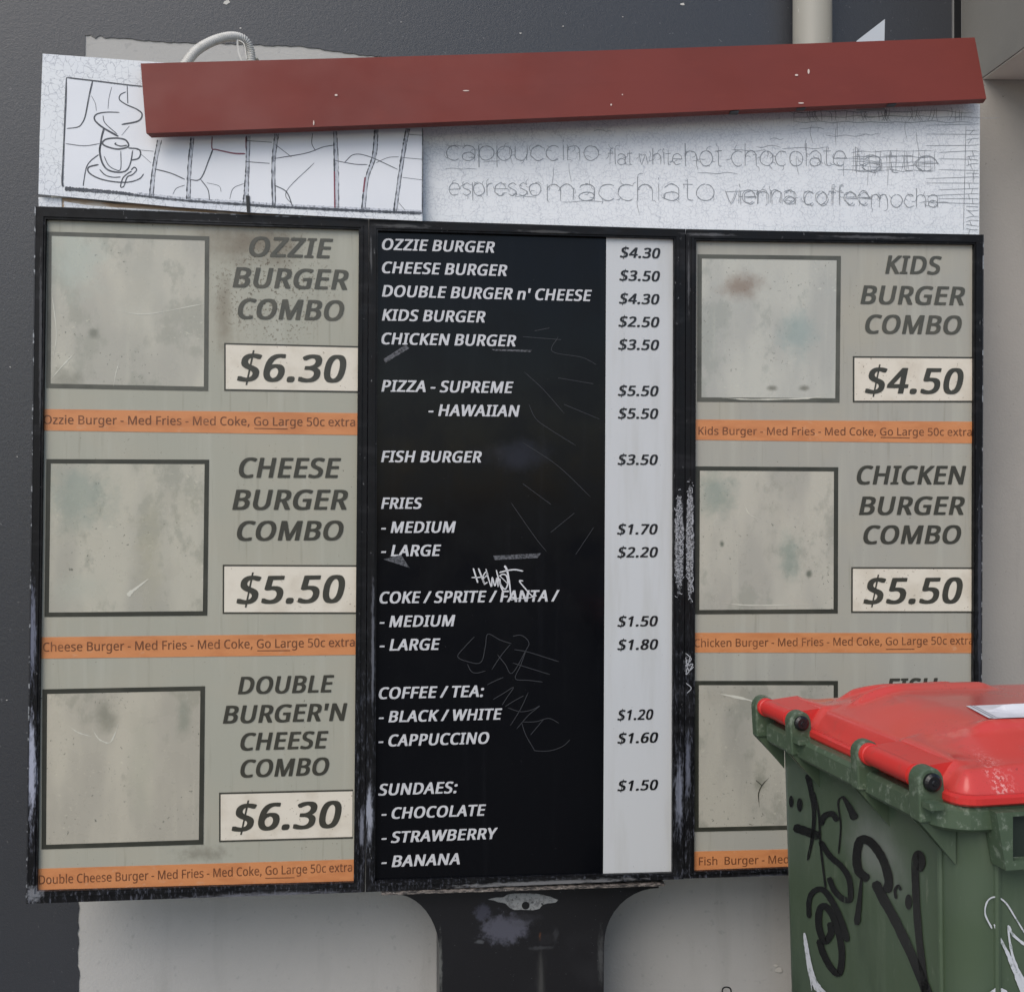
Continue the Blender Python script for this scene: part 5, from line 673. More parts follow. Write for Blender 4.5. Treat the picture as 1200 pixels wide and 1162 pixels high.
for l, wd in (([(75, 205), (140, 222), (200, 248)], 1.2), ([(220, 250), (265, 245), (300, 165), (315, 125)], (1.0, 1.8)), ([(265, 248), (295, 290), (302, 335)], 1), ([(455, 88), (560, 95)], .7), ([(575, 105), (640, 155)], .7), ([(455, 175), (550, 182)], .8), ([(570, 162), (700, 140), (770, 115), (815, 107)], 1), ([(735, 180), (620, 297), (645, 355)], .7), ([(570, 272), (620, 300), (645, 358)], 1.2),
              ([(820, 170), (900, 185), (955, 187)], .9), ([(860, 178), (900, 145), (965, 155), (1080, 207)], .9), ([(990, 180), (1040, 158), (1085, 155)], .6), ([(1100, 158), (1180, 165)], .6), ([(1125, 62), (1180, 66)], .6), ([(1100, 240), (1180, 250)], .5), ([(1085, 345), (1110, 375)], .5), ([(728, 58), (725, 100), (740, 130)], .8), ([(150, 310), (165, 285), (200, 272)], .6), ([(290, 262), (340, 275), (350, 300)], .5), ([(385, 330), (400, 285), (445, 265)], .6), ([(0, 125), (70, 132)], .5), ([(20, 145), (60, 180)], .5)):
    ribbon(bm, HL, Z5(l), wd, .0013)
obj('cup_and_tile_lines', bm, mln.m, SL)
bm = NB()
for p in tiles: ribbon(bm, HL, [(x + 2.2, y) for x, y in p], 4.4, .001, rough=.2)
ribbon(bm, HL, Z5([(0, 309), (200, 330), (450, 347), (600, 357), (940, 373), (1180, 383)]), 4.5, .001, 40, rough=.25)
obj('grey_tile_joints', bm, mlg.m, SL)
for l, wd in (([(313, 70), (312, 120), (330, 125), (400, 140), (450, 142)], (1.2, 1.8)), ([(818, 215), (820, 365)], 1.6), ([(945, 240), (938, 300)], 1.8), ([(452, 72), (452, 120)], 1.0)):
    bm = NB(); ribbon(bm, HL, Z5(l), wd, .0017); obj('red_print_line', bm, mlr.m, SL)
bm = NB(); poly(bm, HL, [(288, 229), (292.5, 229.5), (293, 250), (289.5, 250)], .004, .003); obj('black_peg', bm, mk.m, SL)
# words, drawn as thin crazed strokes (one line per stroke, x-height 1)
def arc_(cx, cy, rx, ry, a0, a1, n=9): return [(cx + rx * math.cos(R(a0 + (a1 - a0) * i / n)), cy + ry * math.sin(R(a0 + (a1 - a0) * i / n))) for i in range(n + 1)]
O_ = lambda x: arc_(x, .5, .45, .5, 90, 450, 12)
hump = lambda x, w_: ([(x, 0), (x, 1)], [(x, .6)] + arc_(x + w_ / 2, .62, w_ / 2, .38, 160, 0, 6) + [(x + w_, 0)])
STK = {'c': (.95, [arc_(.48, .5, .45, .5, 50, 310)]), 'o': (1.1, [O_(.5)]), 'a': (1.0, [arc_(.42, .68, .38, .32, 160, 0, 6) + [(.8, 0)], arc_(.42, .27, .38, .27, 0, 360, 10)]),
       'p': (1.1, [[(.05, 1), (.05, -.45)], O_(.52)]), 'u': (1.0, [[(.05, 1), (.05, .38)] + arc_(.42, .38, .37, .38, 180, 360, 6) + [(.79, 1)], [(.79, .4), (.79, 0)]]), 'i': (.32, [[(.1, 1), (.1, 0)], [(.1, 1.3), (.1, 1.42)]]),
       'n': (1.0, list(hump(.05, .75))), 'm': (1.6, list(hump(.05, .65)) + [hump(.7, .65)[1]]), 'h': (1.0, [[(.05, 1.5), (.05, 0)], hump(.05, .75)[1]]), 'f': (.6, [[(.5, 1.48), (.32, 1.45), (.22, 1.2), (.22, 0)], [(0, 1), (.48, 1)]]),
       'l': (.32, [[(.1, 1.5), (.1, 0)]]), 't': (.62, [[(.22, 1.3), (.22, .25), (.3, .02), (.5, .02)], [(0, 1), (.5, 1)]]), 'w': (1.35, [[(0, 1), (.3, 0), (.6, .95), (.9, 0), (1.2, 1)]]), 'v': (.95, [[(0, 1), (.4, 0), (.8, 1)]]),
       'e': (1.05, [[(.06, .52), (.92, .52)] + arc_(.49, .5, .44, .5, 5, 310, 11)]), 's': (.85, [[(.7, .85), (.42, 1), (.12, .82), (.2, .58), (.6, .42), (.7, .2), (.4, 0), (.08, .14)]]), 'r': (.65, [[(.05, 1), (.05, 0)], [(.05, .6), (.2, .9), (.5, 1)]]), ' ': (.5, [])}
def word(txt, x0, x1, yx, yb, wd=.85, jit=.5, dbl=0):
    """txt from x0 to x1 px, top of the small letters at yx, baseline at yb"""
    adv = sum(STK[ch][0] for ch in txt) - .12; k = (x1 - x0) / adv; h = yb - yx; x = 0; bm = NB()
    for ch in txt:
        for st in STK[ch][1]:
            for rep_ in range(1 + dbl):
                p = [(x0 + (x + q[0]) * k + random.uniform(-jit, jit) + rep_ * 1.6, yb - q[1] * h + random.uniform(-jit, jit) + rep_ * 1.4) for q in st]
                ribbon(bm, HR, p, wd, .0009 + rep_ * .0003, 2, rough=.35)
            for q0 in st[::2]:
                if random.random() < .5:
                    g = (x0 + (x + q0[0]) * k, yb - q0[1] * h); a = random.uniform(0, 6.28); r = random.uniform(3, 8)
                    ribbon(bm, HR, [g, (g[0] + r * .5 * math.cos(a), g[1] + r * .5 * math.sin(a)), (g[0] + r * math.cos(a + .5), g[1] + r * math.sin(a + .5))], .5, .0008, 2)
        x += STK[ch][0]
    return obj('lettering', bm, mwd.m, SR)
word('cappuccino', 522.6, 702, 171, 188); word('flat white', 712.4, 799, 180, 193, .75); word('hot chocolate', 802.4, 991.4, 177, 194.5)
word('latte', 1000, 1097, 182, 200, .6, 1.1, 1)
word('espresso', 525.4, 634, 214.5, 229); word('macchiato', 640, 838, 216, 235); word('vienna', 849.5, 932, 222.5, 238, .6, .8, 1); word('coffee', 941, 1018, 224, 239.5, .6, .8, 1); word('mocha', 1020.5, 1100, 228, 243)
bm = NB()
for i in range(16): x = 1000 + i * 6.4; ribbon(bm, HR, [(x, 176 + random.uniform(-2, 6)), (x + random.uniform(-1.5, 1.5), 188), (x + random.uniform(-2, 2), 201)], .5, .0008, 2, rough=.4)
for yy in (178, 184, 190, 195, 200): ribbon(bm, HR, [(998 + 12 * i, yy + random.uniform(-1.5, 1.5)) for i in range(9)], .5, .0008, 2, rough=.4)
obj('crossing_cracks', bm, mwd.m, SR)['kind'] = 'stuff'
# border ladder of cracks at the right end and top right
bm = NB()
ribbon(bm, HR, [(1132, 148), (1131, 190), (1130, 230), (1129, 270)], .7, .0008, 5, rough=.3)
y = 146
while y < 270:
    x0 = random.choice((1132, 1132, 1100, 1085)); ribbon(bm, HR, [(x0, y + random.uniform(-2, 2)), (1138, y + random.uniform(-1, 1)), (1147, y + random.uniform(-1, 1))], .6, .0008, 3)
    if random.random() < .6: ribbon(bm, HR, [(1138 + random.uniform(-4, 4), y), (1138 + random.uniform(-4, 4), y + 6)], .6, .0008, 2)
    y += random.uniform(3.5, 8)
for i in range(34):
    x = random.uniform(930, 1140); ribbon(bm, HR, [(x, 128 + random.uniform(-2, 3)), (x + random.uniform(-3, 3), 134), (x + random.uniform(-4, 4), 142)], .6, .0008, 2)
for yy in (131, 137, 143): ribbon(bm, HR, [(930 + 15 * i, yy + random.uniform(-1.5, 1.5)) for i in range(15)], .6, .0008, 2)
for i in range(22):
    x, y = random.uniform(500, 1120), random.uniform(130, 262); r = random.uniform(14, 60)
    ribbon(bm, HR, [(x + r * k / 4, y + random.uniform(-1.2, 1.2)) for k in range(5)], .5, .0008, 3)
for i in range(14):
    x, y = random.uniform(500, 1120), random.uniform(135, 240); ribbon(bm, HR, [(x, y), (x + random.uniform(-2, 2), y + 9), (x + random.uniform(-3, 3), y + 22)], .5, .0008, 3)
obj('border_cracks', bm, mwd.m, SR)['kind'] = 'stuff'
# what shows below the lifted left end: old crackled face and torn brown board
mbr = Mat('torn brown board', L(172, 146, 120), 0.85); mbr.layer(mbr.ramp(mbr.noise((12, 12, 60), 5), .45, .62), L(205, 196, 184), .9)
bm = NB(); poly(bm, LEFT, [(45, 231), (72, 232), (72.5, 250), (45.5, 247)], 0.008, .004); obj('old_face', bm, mh2.m, hs)
bm = NB(); poly(bm, LEFT, [(73, 232), (100, 234), (135, 239), (170, 238.5), (205, 243), (300, 249), (430, 258), (430, 262), (73, 248)], 0.006, .004); obj('torn_board', bm, mbr.m, hs)
bm = NB(); poly(bm, LEFT, [(75, 236), (102, 240.5), (140, 243.5), (290, 252), (430, 258), (430, 263), (75, 249)], 0.0095, .003); obj('white_lower_edge', bm, mh2.m, hs)
# box carrying the sheets
bm = NB()
prism(bm, [LEFT.at(x, y, -0.02) for x, y in ((60, 90), (428, 108), (428, 275), (60, 252))], -LEFT.n * .08)
prism(bm, [HR.at(x, y, -0.014) for x, y in ((445, 108), (1080, 119), (1147, 119.5), (1146, 275), (445, 275))], -HR.n * .07)
mcb = Mat('sign box back', L(196, 194, 184), .6); obj('sign_box', bm, mcb.m, hs)

# ================================================================== RED FLASHING
mr = Mat('red painted metal', L(118, 51, 43), 0.55, 0.3)
mr.layer(mr.ramp(mr.noise((2.2, 2.2, 5), 4), 0.35, 0.7), L(109, 47, 40), 0.8).layer(mr.ramp(mr.noise((9, 9, 24), 5), .55, .75), L(121, 54, 45), .5)
mr.layer(mr.ramp(mr.noise(170, 2), .82, .86), L(180, 140, 130), .6).roughvar(6, .5, .65)
def at_d(px, py, d): return O + ray(px, py) * d
n = 14; TLd, TRd, BLd, BRd = 2.988, 3.268, 2.962, 3.23
def fas(t, top):
    if top: return at_d(165 + (1142 - 165) * t, 75.5 - 30.5 * t + 1.6 * math.sin(math.pi * t), TLd + (TRd - TLd) * t)
    y = 156 + (115.5 - 156) * t + (1.2 * math.sin(math.pi * t)); return at_d(171.5 + (1155.5 - 171.5) * t, y, BLd + (BRd - BLd) * t)
sheet = thing('metal_flashing', at_d(650, 130, 3.0), 'long red sheet metal flashing hanging tilted across the front of the white sign', 'flashing')
bm = NB(); rows = []
for i in range(n + 1):
    t = i / n; a, b = fas(t, True), fas(t, False); back = Vector((0.02, .05, .0))
    lip = b + Vector((0.004, .030, -.001))
    rows.append([a + Vector((0, .02, .0)), a, a * .5 + b * .5 + Vector((0, .0015 * math.sin(9 * t), 0)), b, lip])
V = [[bm.verts.new(p) for p in r] for r in rows]
for i in range(n):
    for j in range(4): bm.faces.new((V[i][j], V[i + 1][j], V[i + 1][j + 1], V[i][j + 1]))
fo = obj('red_sheet', bm, mr.m, sheet)
sm = fo.modifiers.new('thick', 'SOLIDIFY'); sm.thickness = 0.0022; sm.offset = 1
mbt = Mat('zinc bracket', L(196, 199, 200), .4, .5, .3)
bm = NB(); bp = [at_d(1004, 48, 3.262), at_d(1037, 22.5, 3.262), at_d(1036.5, 47, 3.262), at_d(1036.5, 130, 3.262), at_d(1004, 130, 3.262)]
prism(bm, [bp[0], bp[1], bp[2], bp[3], bp[4]], Vector((0, .006, 0)))
obj('bracket', bm, mbt.m, sheet)
for x, dd in ((330, 3.04), (640, 3.13)): bm = NB(); prism(bm, [at_d(x, 95, dd), at_d(x + 16, 95, dd), at_d(x + 16, 125, dd), at_d(x, 125, dd)], Vector((0, .09, 0))); obj('bracket', bm, mbt.m, sheet)
bm = NB(); prism(bm, [at_d(1010, 82, 3.25), at_d(1030, 82, 3.25), at_d(1030, 108, 3.25), at_d(1010, 108, 3.25)], Vector((0, .09, 0)))
obj('bracket', bm, mbt.m, sheet)
for x, y in ((860, 131.5), (1044, 122.5), (938, 127)): 
    bm = NB(); p = at_d(x, y, 2.962 + .268 * (x - 171) / 984 + .012); box(bm, p, (.012, 0, 0), (0, .01, 0), (0, 0, .004)); obj('clip', bm, mk.m, sheet)
mcp = Mat('chipped paint', L(214, 196, 186), .6)
def on_sheet(px, py):
    best = min(((abs((CX + F * p.x / p.y) - px) + abs((CY - F * (p.z - CAMZ) / p.y) - py)), p) for i in range(0, 201) for k in range(0, 21) for p in [fas(i / 200, True) * (1 - k / 20) + fas(i / 200, False) * (k / 20)])[1]
    return best
for x, y, a, b in ((935, 89, 2, 1.2), (946, 86, 1.2, 3), (396, 112, 1.8, 1.2), (546, 107, 4, .7), (367, 143, .8, 3), (715, 125, 1, 1.2), (728, 110, .8, .8), (940, 121, 3.5, .8)):
    p = on_sheet(x, y); k = p.y / F; bm = NB()
    bm.faces.new([bm.verts.new(p + Vector((a * k * math.cos(t * .785), -.004, b * k * math.sin(t * .785)))) for t in range(8)])
    obj('paint_chip', bm, mcp.m, sheet)

# ================================================================== CONDUIT
mcd = Mat('pale corrugated plastic', L(208, 206, 200), .45); mcd.layer(mcd.ramp(mcd.noise(40, 3), .5, .7), L(188, 186, 178), .7)
pp = [(205, 95, 3.08), (219, 73, 3.10), (231, 59, 3.12), (248, 49, 3.15), (264, 44, 3.18), (277, 43.5, 3.21), (287, 48, 3.23), (292.5, 58, 3.24), (294, 72, 3.24), (294, 110, 3.24)]
C3 = catmull([at_d(*p) for p in pp], 16); D3 = [C3[0]]
for p in C3[1:]:
    while (p - D3[-1]).length > .0016: D3.append(D3[-1] + (p - D3[-1]).normalized() * .0016)
rad = [.0128 + .0014 * math.sin(i * 2 * math.pi / 4) for i in range(len(D3))]
cdt = thing('conduit', at_d(250, 75, 3.15), 'pale corrugated conduit looping up behind the left end of the red flashing', 'conduit')
bm = NB(); tube(bm, D3, rad, 14); obj('corrugated_tube', bm, mcd.m, cdt, True)
bm = NB(); ribbon(bm, Plane(at_d(280, 60, 3.2), (1, 0, 0)), [(278, 46), (279, 60), (283, 71)], (2.4, 1.6), 0, 6); ribbon(bm, Plane(at_d(280, 60, 3.2), (1, 0, 0)), [(279, 47), (286, 52), (289, 70)], 1.0, 0, 6); obj('tie', bm, mcd.m, cdt)
bm = NB(); box(bm, at_d(297, 71, 3.262), (.016, 0, 0), (0, .02, 0), (0, 0, .002)); obj('end_plate', bm, mcb.m, cdt)

# ================================================================== WHEELIE BIN
E1, E2 = Vector((.188, -.982, 0)).normalized(), Vector((.982, .188, 0)).normalized()
H0 = Vector((.463, 2.027, CAMZ))
KB = 1.18
def S(s, t, z): return O + (H0 - O + E1 * s + E2 * t + Vector((0, 0, z))) * KB
mg = Mat('green bin plastic', L(75, 90, 69), 0.36, 0.5)
mg.layer(mg.ramp(mg.noise(4, 5), .35, .7), L(80, 94, 78), .7).layer(mg.ramp(mg.noise((25, 25, 3), 5), .55, .75), L(100, 112, 93), .4)
mg.layer(mg.ramp(mg.noise((140, 140, 30), 4, .7), .68, .76), L(150, 158, 146), .55).layer(mg.math('MULTIPLY', mg.ramp(mg.noise((50, 50, 9), 6, .75), .58, .68), mg.ramp(mg.noise(5, 3), .45, .6)), L(128, 134, 118), .5).layer(mg.ramp(mg.noise((8, 8, 3), 5, .6, (2, 5, 1)), .55, .7), L(56, 68, 54), .5).roughvar(10, .3, .5)
mg.layer(mg.blob(S(.33, .03, -.55), (.16, .16, .10), .9, .5, 9), L(122, 127, 120), .8)  # grey patch paints a sky reflection on to the rear face
mg.bump(mg.noise(220, 2), .08, .001)
mgr = Mat('scuffed green rim', L(76, 92, 72), 0.45, 0.45); mgr.layer(mgr.ramp(mgr.noise((60, 60, 60), 5, .7), .52, .68), L(140, 150, 134), .75).layer(mgr.ramp(mgr.noise(8, 4), .4, .7), L(66, 82, 62), .6)
mrd = Mat('red lid plastic', L(204, 72, 66), 0.2, 0.5)
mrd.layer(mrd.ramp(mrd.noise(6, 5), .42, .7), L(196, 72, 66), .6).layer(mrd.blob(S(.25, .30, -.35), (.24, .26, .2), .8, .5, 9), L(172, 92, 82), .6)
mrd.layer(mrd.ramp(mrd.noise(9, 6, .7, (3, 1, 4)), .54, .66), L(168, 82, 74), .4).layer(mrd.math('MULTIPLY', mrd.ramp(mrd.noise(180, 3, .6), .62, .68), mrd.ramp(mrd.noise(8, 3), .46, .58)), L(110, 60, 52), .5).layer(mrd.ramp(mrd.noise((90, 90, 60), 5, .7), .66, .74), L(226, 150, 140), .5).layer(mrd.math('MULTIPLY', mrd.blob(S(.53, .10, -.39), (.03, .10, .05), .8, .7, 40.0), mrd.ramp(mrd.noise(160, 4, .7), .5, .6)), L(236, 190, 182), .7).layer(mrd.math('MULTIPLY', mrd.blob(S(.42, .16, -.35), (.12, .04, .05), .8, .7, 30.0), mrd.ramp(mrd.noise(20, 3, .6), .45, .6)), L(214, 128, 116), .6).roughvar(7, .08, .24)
mrh = Mat('bright red hinge plastic', L(205, 52, 48), .35); mrh.layer(mrh.ramp(mrh.noise(60, 4), .55, .7), L(190, 66, 58), .7)
mbk = Mat('black rubber cap', L(20, 20, 22), .35)
mdk = Mat('dark recess', L(34, 44, 36), .5)  # darkened green puts shade into the pocket recess; wheel hubs share it
GZ = -CAMZ / KB
bin_ = thing('wheelie_bin', S(.28, .37, GZ), 'green wheelie bin with red lid and black graffiti, in front of the menu board', 'wheelie bin')
def rrect(s0, s1, t0, t1, r, z, n=6):
    P = []
    for cs, ct, a0 in ((s0 + r, t0 + r, math.pi), (s1 - r, t0 + r, 1.5 * math.pi), (s1 - r, t1 - r, 0), (s0 + r, t1 - r, .5 * math.pi)):
        for i in range(n + 1):
            a = a0 + i / n * math.pi / 2; P.append(S(cs + r * math.cos(a), ct + r * math.sin(a), z))
    return P
def loft(bm, loops, cap0=True, cap1=True):
    V = [[bm.verts.new(p) for p in l] for l in loops]; n = len(V[0])
    for i in range(len(V) - 1):
        for j in range(n): bm.faces.new((V[i][j], V[i][(j + 1) % n], V[i + 1][(j + 1) % n], V[i + 1][j]))
    if cap0: bm.faces.new(V[0])
    if cap1: bm.faces.new(V[-1][::-1])
TB = .035                                            # rear face
bm = NB(); loft(bm, [rrect(-.036 + .02 * k, .562 - .02 * k, TB + .02 * k, .70 - .06 * k, .05, -.43 - .94 * k) for k in (0, .25, .5, .75, 1)]); body = obj('body', bm, mg.m, bin_, True)
body.modifiers.new('es', 'EDGE_SPLIT').split_angle = R(40)
REAR = Plane(S(.1, TB, -.43), E1, S(.1, TB, -.43) - S(.1, TB + .02, -1.37))
NEAR = Plane(S(.562, .2, -.43), E2, S(.562, .2, -.43) - S(.542, .2, -1.37))
# rim: band round the top, with pockets on the near side
bm = NB(); loft(bm, [rrect(-.026, .572, .0, .715, .055, -.447), rrect(-.03, .578, -.004, .72, .055, -.442), rrect(-.03, .578, -.004, .72, .055, -.418), rrect(-.025, .572, .002, .715, .055, -.412)]); obj('rim', bm, mgr.m, bin_)
bm = NB()
def bx_(s0, s1, t0, t1, z0, z1): prism(bm, [S(s0, t0, z0), S(s1, t0, z0), S(s1, t1, z0), S(s0, t1, z0)], Vector((0, 0, (z1 - z0) * KB)))
PF = [(.083, -.470), (.092, -.4155), (.66, -.4155), (.66, -.492), (.100, -.492), (.083, -.470)]
# one frame, its inner opening left clear
outer = [(.062, -.4155), (.66, -.4155), (.66, -.492), (.076, -.492)]; inner = [(.086, -.4215), (.645, -.4215), (.645, -.480), (.086, -.480)]
for i in range(4):
    j = (i + 1) % 4
    prism(bm, [S(.5625, *outer[i]), S(.5625, *outer[j]), S(.5625, *inner[j]), S(.5625, *inner[i])], E1 * (.594 - .5625) * KB)
obj('pocket_frame', bm, mgr.m, bin_)
bm = NB(); prism(bm, [S(.5640, .084, -.482), S(.5795, .084, -.482), S(.5795, .647, -.482), S(.5640, .647, -.482)], Vector((0, 0, .062 * KB))); obj('pocket_recess', bm, mdk.m, bin_)  # slab just proud of the rim, recess shade put into its colour
# hinge lugs, gusset fins
AX = -.385
lugs = ((-.022, .0), (.122, .146), (.352, .374), (.515, .542))
for k, (a, b) in enumerate(lugs):
    bm = NB(); pr = []
    for i in range(11):
        an = math.pi * i / 10; pr.append((.0 - .019 * math.cos(an), AX + .019 * math.sin(an)))
    pr += [(.024, -.44), (-.016, -.44)]
    prism(bm, [S(a, t, z) for t, z in pr], E1 * (b - a) * KB); o = obj('hinge_lug', bm, mgr.m, bin_)
    bv = o.modifiers.new('bev', 'BEVEL'); bv.width = .003; bv.segments = 2; bv.limit_method = 'ANGLE'
    bm = NB(); prism(bm, [S(b - .004, -.014, -.440), S(b - .004, TB + .004, -.440), S(b - .004, TB + .004, -.500)], -E1 * .0045); obj('gusset', bm, mg.m, bin_)
    bm = NB(); prism(bm, [S(a + .004, -.014, -.440), S(a + .004, TB + .004, -.440), S(a + .004, TB + .004, -.495)], -E1 * .0045); obj('gusset', bm, mg.m, bin_)
    if k in (1, 3):
        bm = NB(); tube(bm, [S(b, 0, AX), S(b + .005, 0, AX), S(b + .008, 0, AX)], [.0125 * KB, .0125 * KB, .009 * KB], 20); o = obj('pin_cap', bm, mbk.m, bin_)
        bm = NB(); tube(bm, [S(b + .008, 0, AX), S(b + .0095, 0, AX)], [.004 * KB, .003 * KB], 10); obj('pin_dimple', bm, mbk.m, o)
# little ledge pads on the rim beside the lugs
bm = NB(); bx_(.150, .172, -.016, .004, -.4165, -.408); bx_(.546, .566, -.016, .004, -.4165, -.408); obj('rim_pad', bm, mgr.m, bin_)
bm = NB(); tube(bm, [S(.508, TB - .001, -.45), S(.498, TB + .016, -1.3)], .0045 * KB, 8); obj('corner_bead', bm, mg.m, bin_)
bm = NB(); tube(bm, [S(.561, .085, -.46), S(.543, .10, -1.3)], .005 * KB, 8); obj('corner_bead', bm, mg.m, bin_)
# wheels and axle
mtyre = Mat('wheel rubber', L(30, 30, 31), .7)
for s in (.03, .50):
    bm = NB(); tube(bm, [S(s - .025, .06, GZ + .10), S(s + .025, .06, GZ + .10)], .10 * KB, 28); wv = obj('wheel', bm, mtyre.m, bin_)
    bm = NB(); tube(bm, [S(s - .029, .06, GZ + .10), S(s + .029, .06, GZ + .10)], .045 * KB, 20); obj('hub', bm, mdk.m, wv)
bm = NB(); tube(bm, [S(.0, .06, GZ + .10), S(.54, .06, GZ + .10)], .011, 12); obj('axle', bm, mbk.m, bin_)
bm = NB(); loft(bm, [rrect(.06, .50, .42, .62, .03, GZ), rrect(.06, .50, .42, .62, .03, GZ + .10)]); obj('foot', bm, mg.m, bin_)
# lid
def ss(x): x = max(0., min(1., x)); return x * x * (3 - 2 * x)
S0, S1, T0, T1 = -.014, .572, .022, .73
def lidz(s, t):
    es = min(s - S0, S1 - s); et0 = t - T0; et1 = T1 - t
    z = -.408
    k = ss(es / .035) * ss(et0 / .034) * ss(et1 / .04)
    z += .036 * k
    z += .039 * ss(es / .17) * ss(et0 / .16) * ss(et1 / .25)
    # long raised ribs and a sunken tray edge
    for sc_, t0, t1, h, wd in ((.085, .09, .34, .012, .012), (.150, .08, .36, .011, .012), (.36, .20, .44, .010, .013), (.43, .12, .40, .008, .014), (.495, .16, .42, -.006, .013)):
        if t0 - .05 < t < t1 + .05: z += h * math.exp(-((s - sc_ - (t - t0) * .06) / wd) ** 2) * ss((t - t0) / .04) * ss((t1 - t) / .04)
    # creases running in from the hinges
    for a, b in ((.0, .13), (.375, .515)):
        m_ = .5 * (a + b); hw = .5 * (b - a) + .006
        if abs(s - m_) < hw: z += .010 * (1 - ss((t - T0) / .075)) * ss((hw - abs(s - m_)) / .012)
    return z
NS, NT = 110, 120
bm = NB(); g = [[bm.verts.new(S(S0 + (S1 - S0) * i / NS, T0 + (T1 - T0) * j / NT, lidz(S0 + (S1 - S0) * i / NS, T0 + (T1 - T0) * j / NT))) for j in range(NT + 1)] for i in range(NS + 1)]
for i in range(NS):
    for j in range(NT): bm.faces.new((g[i][j], g[i + 1][j], g[i + 1][j + 1], g[i][j + 1]))
lid = obj('lid', bm, mrd.m, bin_, True)
bm = NB(); loft(bm, [rrect(S0 - .004, S1 + .006, T0 - .004, T1 + .006, .03, -.4115), rrect(S0 - .009, S1 + .011, T0 - .006, T1 + .012, .032, -.408), rrect(S0 - .009, S1 + .011, T0 - .006, T1 + .012, .032, -.400), rrect(S0 - .004, S1 + .006, T0 - .002, T1 + .006, .03, -.397), rrect(S0 + .006, S1 - .004, T0 + .008, T1 - .006, .03, -.3985)], True, False)
lip = obj('lid_lip', bm, mrh.m, lid)
for a, b in ((.0, .122), (.374, .515)):
    bm = NB(); prof = [(0, .0165), (.006, .0165), (.0065, .0145), (.010, .0145), (.0105, .0165)]
    P = []; Rr = []
    L_ = b - a
    for d, r in prof: P.append(a + d); Rr.append(r * KB)
    P.append(a + .0115); Rr.append(.0148 * KB); P.append(b - .0115); Rr.append(.0148 * KB)
    for d, r in prof[::-1]: P.append(b - d); Rr.append(r * KB)
    tube(bm, [S(p, 0, AX) for p in P], Rr, 24); kn = obj('hinge_barrel', bm, mrh.m, lid, True); kn.modifiers.new('es', 'EDGE_SPLIT').split_angle = R(40)
    # arms from barrel to lid
    bm = NB(); prism(bm, [S(a + .004, .004, AX + .013), S(a + .004, .060, -.366), S(a + .004, .060, -.385), S(a + .004, .0, AX - .012)], E1 * (L_ - .008) * KB); obj('hinge_arm', bm, mrh.m, lid)
# label on the lid
def lid_at(px, py):
    best = None
    for i in range(0, NS + 1):
        for j in range(0, NT + 1):
            P = S(S0 + (S1 - S0) * i / NS, T0 + (T1 - T0) * j / NT, lidz(S0 + (S1 - S0) * i / NS, T0 + (T1 - T0) * j / NT)); d = P - O
            e = (CX + F * d.x / d.y - px) ** 2 + (CY - F * d.z / d.y - py) ** 2
            if best is None or e < best[0]: best = (e, S0 + (S1 - S0) * i / NS, T0 + (T1 - T0) * j / NT)
    return best[1:]
ca, cb = lid_at(1133, 828), lid_at(1166, 843)
mlb = Mat('white paper label', L(226, 226, 230), .35); mlb.layer(mlb.ramp(mlb.noise(20, 4), .45, .7), L(208, 208, 214), .8)
mll = Mat('grey label rule', L(140, 142, 150), .4)
def on_lid(bm, c0, c1, w0, w1, lift, n=10):
    """strip on the lid from edge line c0-c1 going along t from w0 to w1"""
    V = []
    for i in range(n + 1):
        s = c0[0] + (c1[0] - c0[0]) * i / n; t_ = c0[1] + (c1[1] - c0[1]) * i / n; r = []
        for k in range(n + 1):
            t = t_ + w0 + (w1 - w0) * k / n; r.append(bm.verts.new(S(s, t, lidz(s, t) + lift)))
        V.append(r)
    for i in range(n):
        for k in range(n): bm.faces.new((V[i][k], V[i + 1][k], V[i + 1][k + 1], V[i][k + 1]))
bm = NB(); on_lid(bm, ca, cb, 0, .15, .0015); obj('paper_label', bm, mlb.m, lid)
bm = NB(); on_lid(bm, ca, cb, .006, .008, .0021); on_lid(bm, ca, cb, .012, .0135, .0021); obj('label_rules', bm, mll.m, lid)

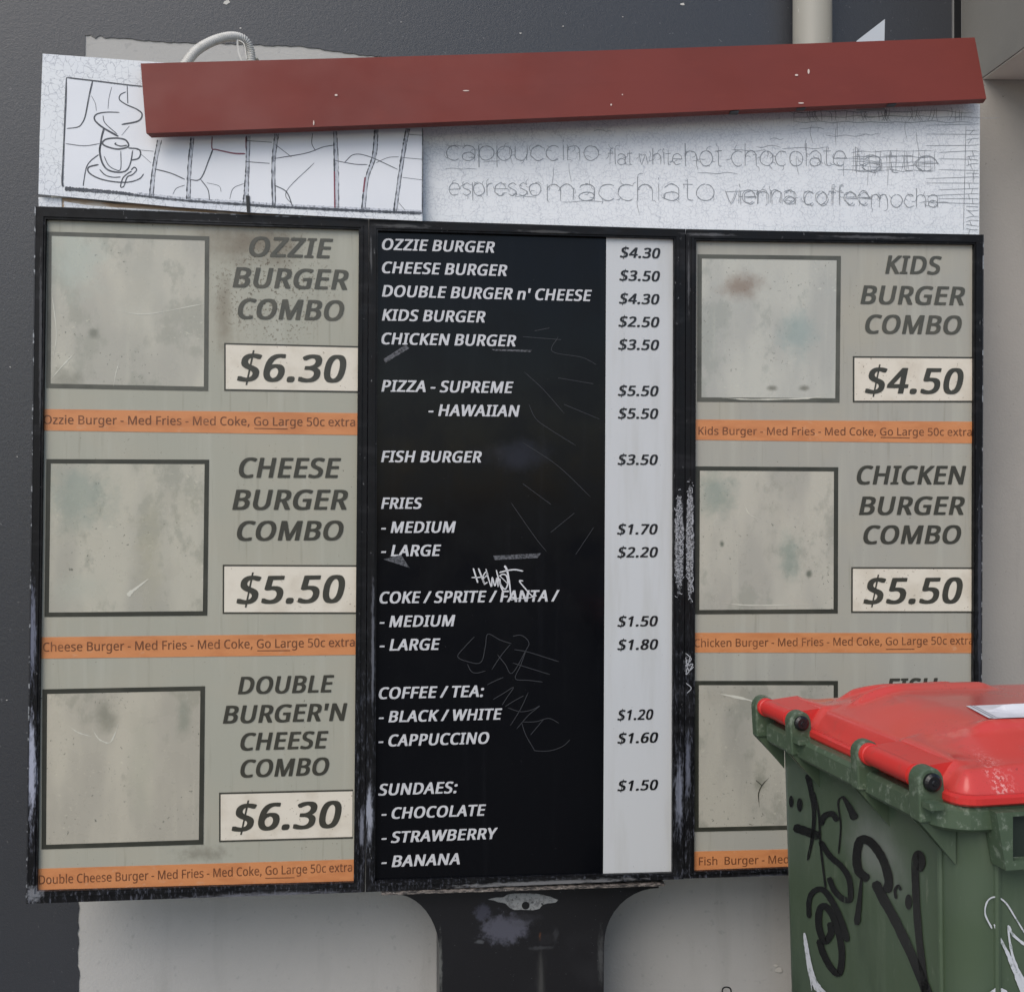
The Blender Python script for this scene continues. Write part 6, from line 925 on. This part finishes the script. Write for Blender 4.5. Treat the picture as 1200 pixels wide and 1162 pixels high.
# graffiti
mgf = Mat('black marker paint', L(22, 24, 24), .25); mgf.layer(mgf.ramp(mgf.noise((90, 90, 30), 5, .7), .60, .70), L(60, 72, 58), .7)
Z = lambda l: T(l, 900, 880, 4)
bm = NB()
for l, wd in (([(185, 108), (200, 180), (215, 280), (208, 400), (185, 510)], (6.5, 2.5)), ([(120, 355), (180, 375), (240, 398)], 9), ([(215, 190), (238, 300), (245, 430), (262, 580), (270, 640)], 2.2), ([(245, 345), (262, 305), (300, 292), (325, 325)], 6), ([(330, 480), (340, 350), (328, 240), (350, 210)], 1.6), ([(350, 210), (380, 260), (408, 318)], (3, 9)),
              ([(243, 420), (290, 490), (345, 540), (380, 600), (385, 690), (350, 690), (310, 650), (285, 590)], 6), ([(192, 780), (192, 700), (215, 655), (260, 650), (310, 720), (345, 800), (372, 890)], (5, 7)), ([(290, 800), (295, 850), (265, 890), (238, 820), (242, 740), (275, 730), (315, 800), (345, 930), (335, 1035), (300, 1020), (260, 950), (238, 880)], 7),
              ([(438, 590), (428, 700), (415, 812)], (2.5, 7)), ([(470, 600), (425, 560), (415, 490), (432, 418), (480, 425), (535, 500), (565, 600), (555, 660)], 9), ([(500, 610), (540, 690), (600, 800), (680, 970), (745, 1130), (760, 1180)], 10), ([(705, 560), (722, 520), (708, 480), (690, 510), (692, 650), (705, 850), (735, 1100), (745, 1180)], 7.5), ([(600, 690), (595, 650), (610, 630), (622, 650)], 3)):
    ribbon(bm, REAR, Z(l), tuple(1.12 * q_ for q_ in wd) if isinstance(wd, tuple) else 1.12 * wd, .0022, 6, rough=.06)
for x, y, rx, ry in ((108, 235, 2.6, 7), (148, 250, 3.2, 8), (658, 705, 4, 9)): disc(bm, REAR, 900 + x / 4, 880 + y / 4, rx, ry, .0022)
obj('graffiti', bm, mgf.m, bin_)
mgw = Mat('white spray paint', L(206, 208, 212), .5); mgw.layer(mgw.ramp(mgw.noise((80, 80, 80), 5, .7), .52, .66), L(120, 132, 124), .7)
bm = NB()
ribbon(bm, REAR, Z([(170, 850), (182, 930), (200, 1030), (225, 1095), (270, 1150)]), (3.5, 9), .0022, 6, rough=.15)
ribbon(bm, REAR, Z([(175, 870), (190, 980), (205, 1120)]), 1.2, .0024, 5)
obj('white_graffiti', bm, mgw.m, bin_); bm = NB()
for l, wd in (([(1050, 830), (1018, 760), (1030, 700), (1070, 682), (1115, 710), (1160, 780), (1215, 870)], 1.8), ([(1060, 810), (1090, 880), (1130, 960), (1170, 1060), (1210, 1150)], (2, 7)), ([(1125, 815), (1150, 860), (1215, 915)], 3), ([(1125, 820), (1135, 900), (1160, 1000), (1220, 1110)], (2, 5)), ([(1030, 1150), (1070, 1120), (1120, 1130)], 6)): ribbon(bm, NEAR, Z(l), wd, .0022, 6, rough=.25)
obj('white_graffiti', bm, mgw.m, bin_)
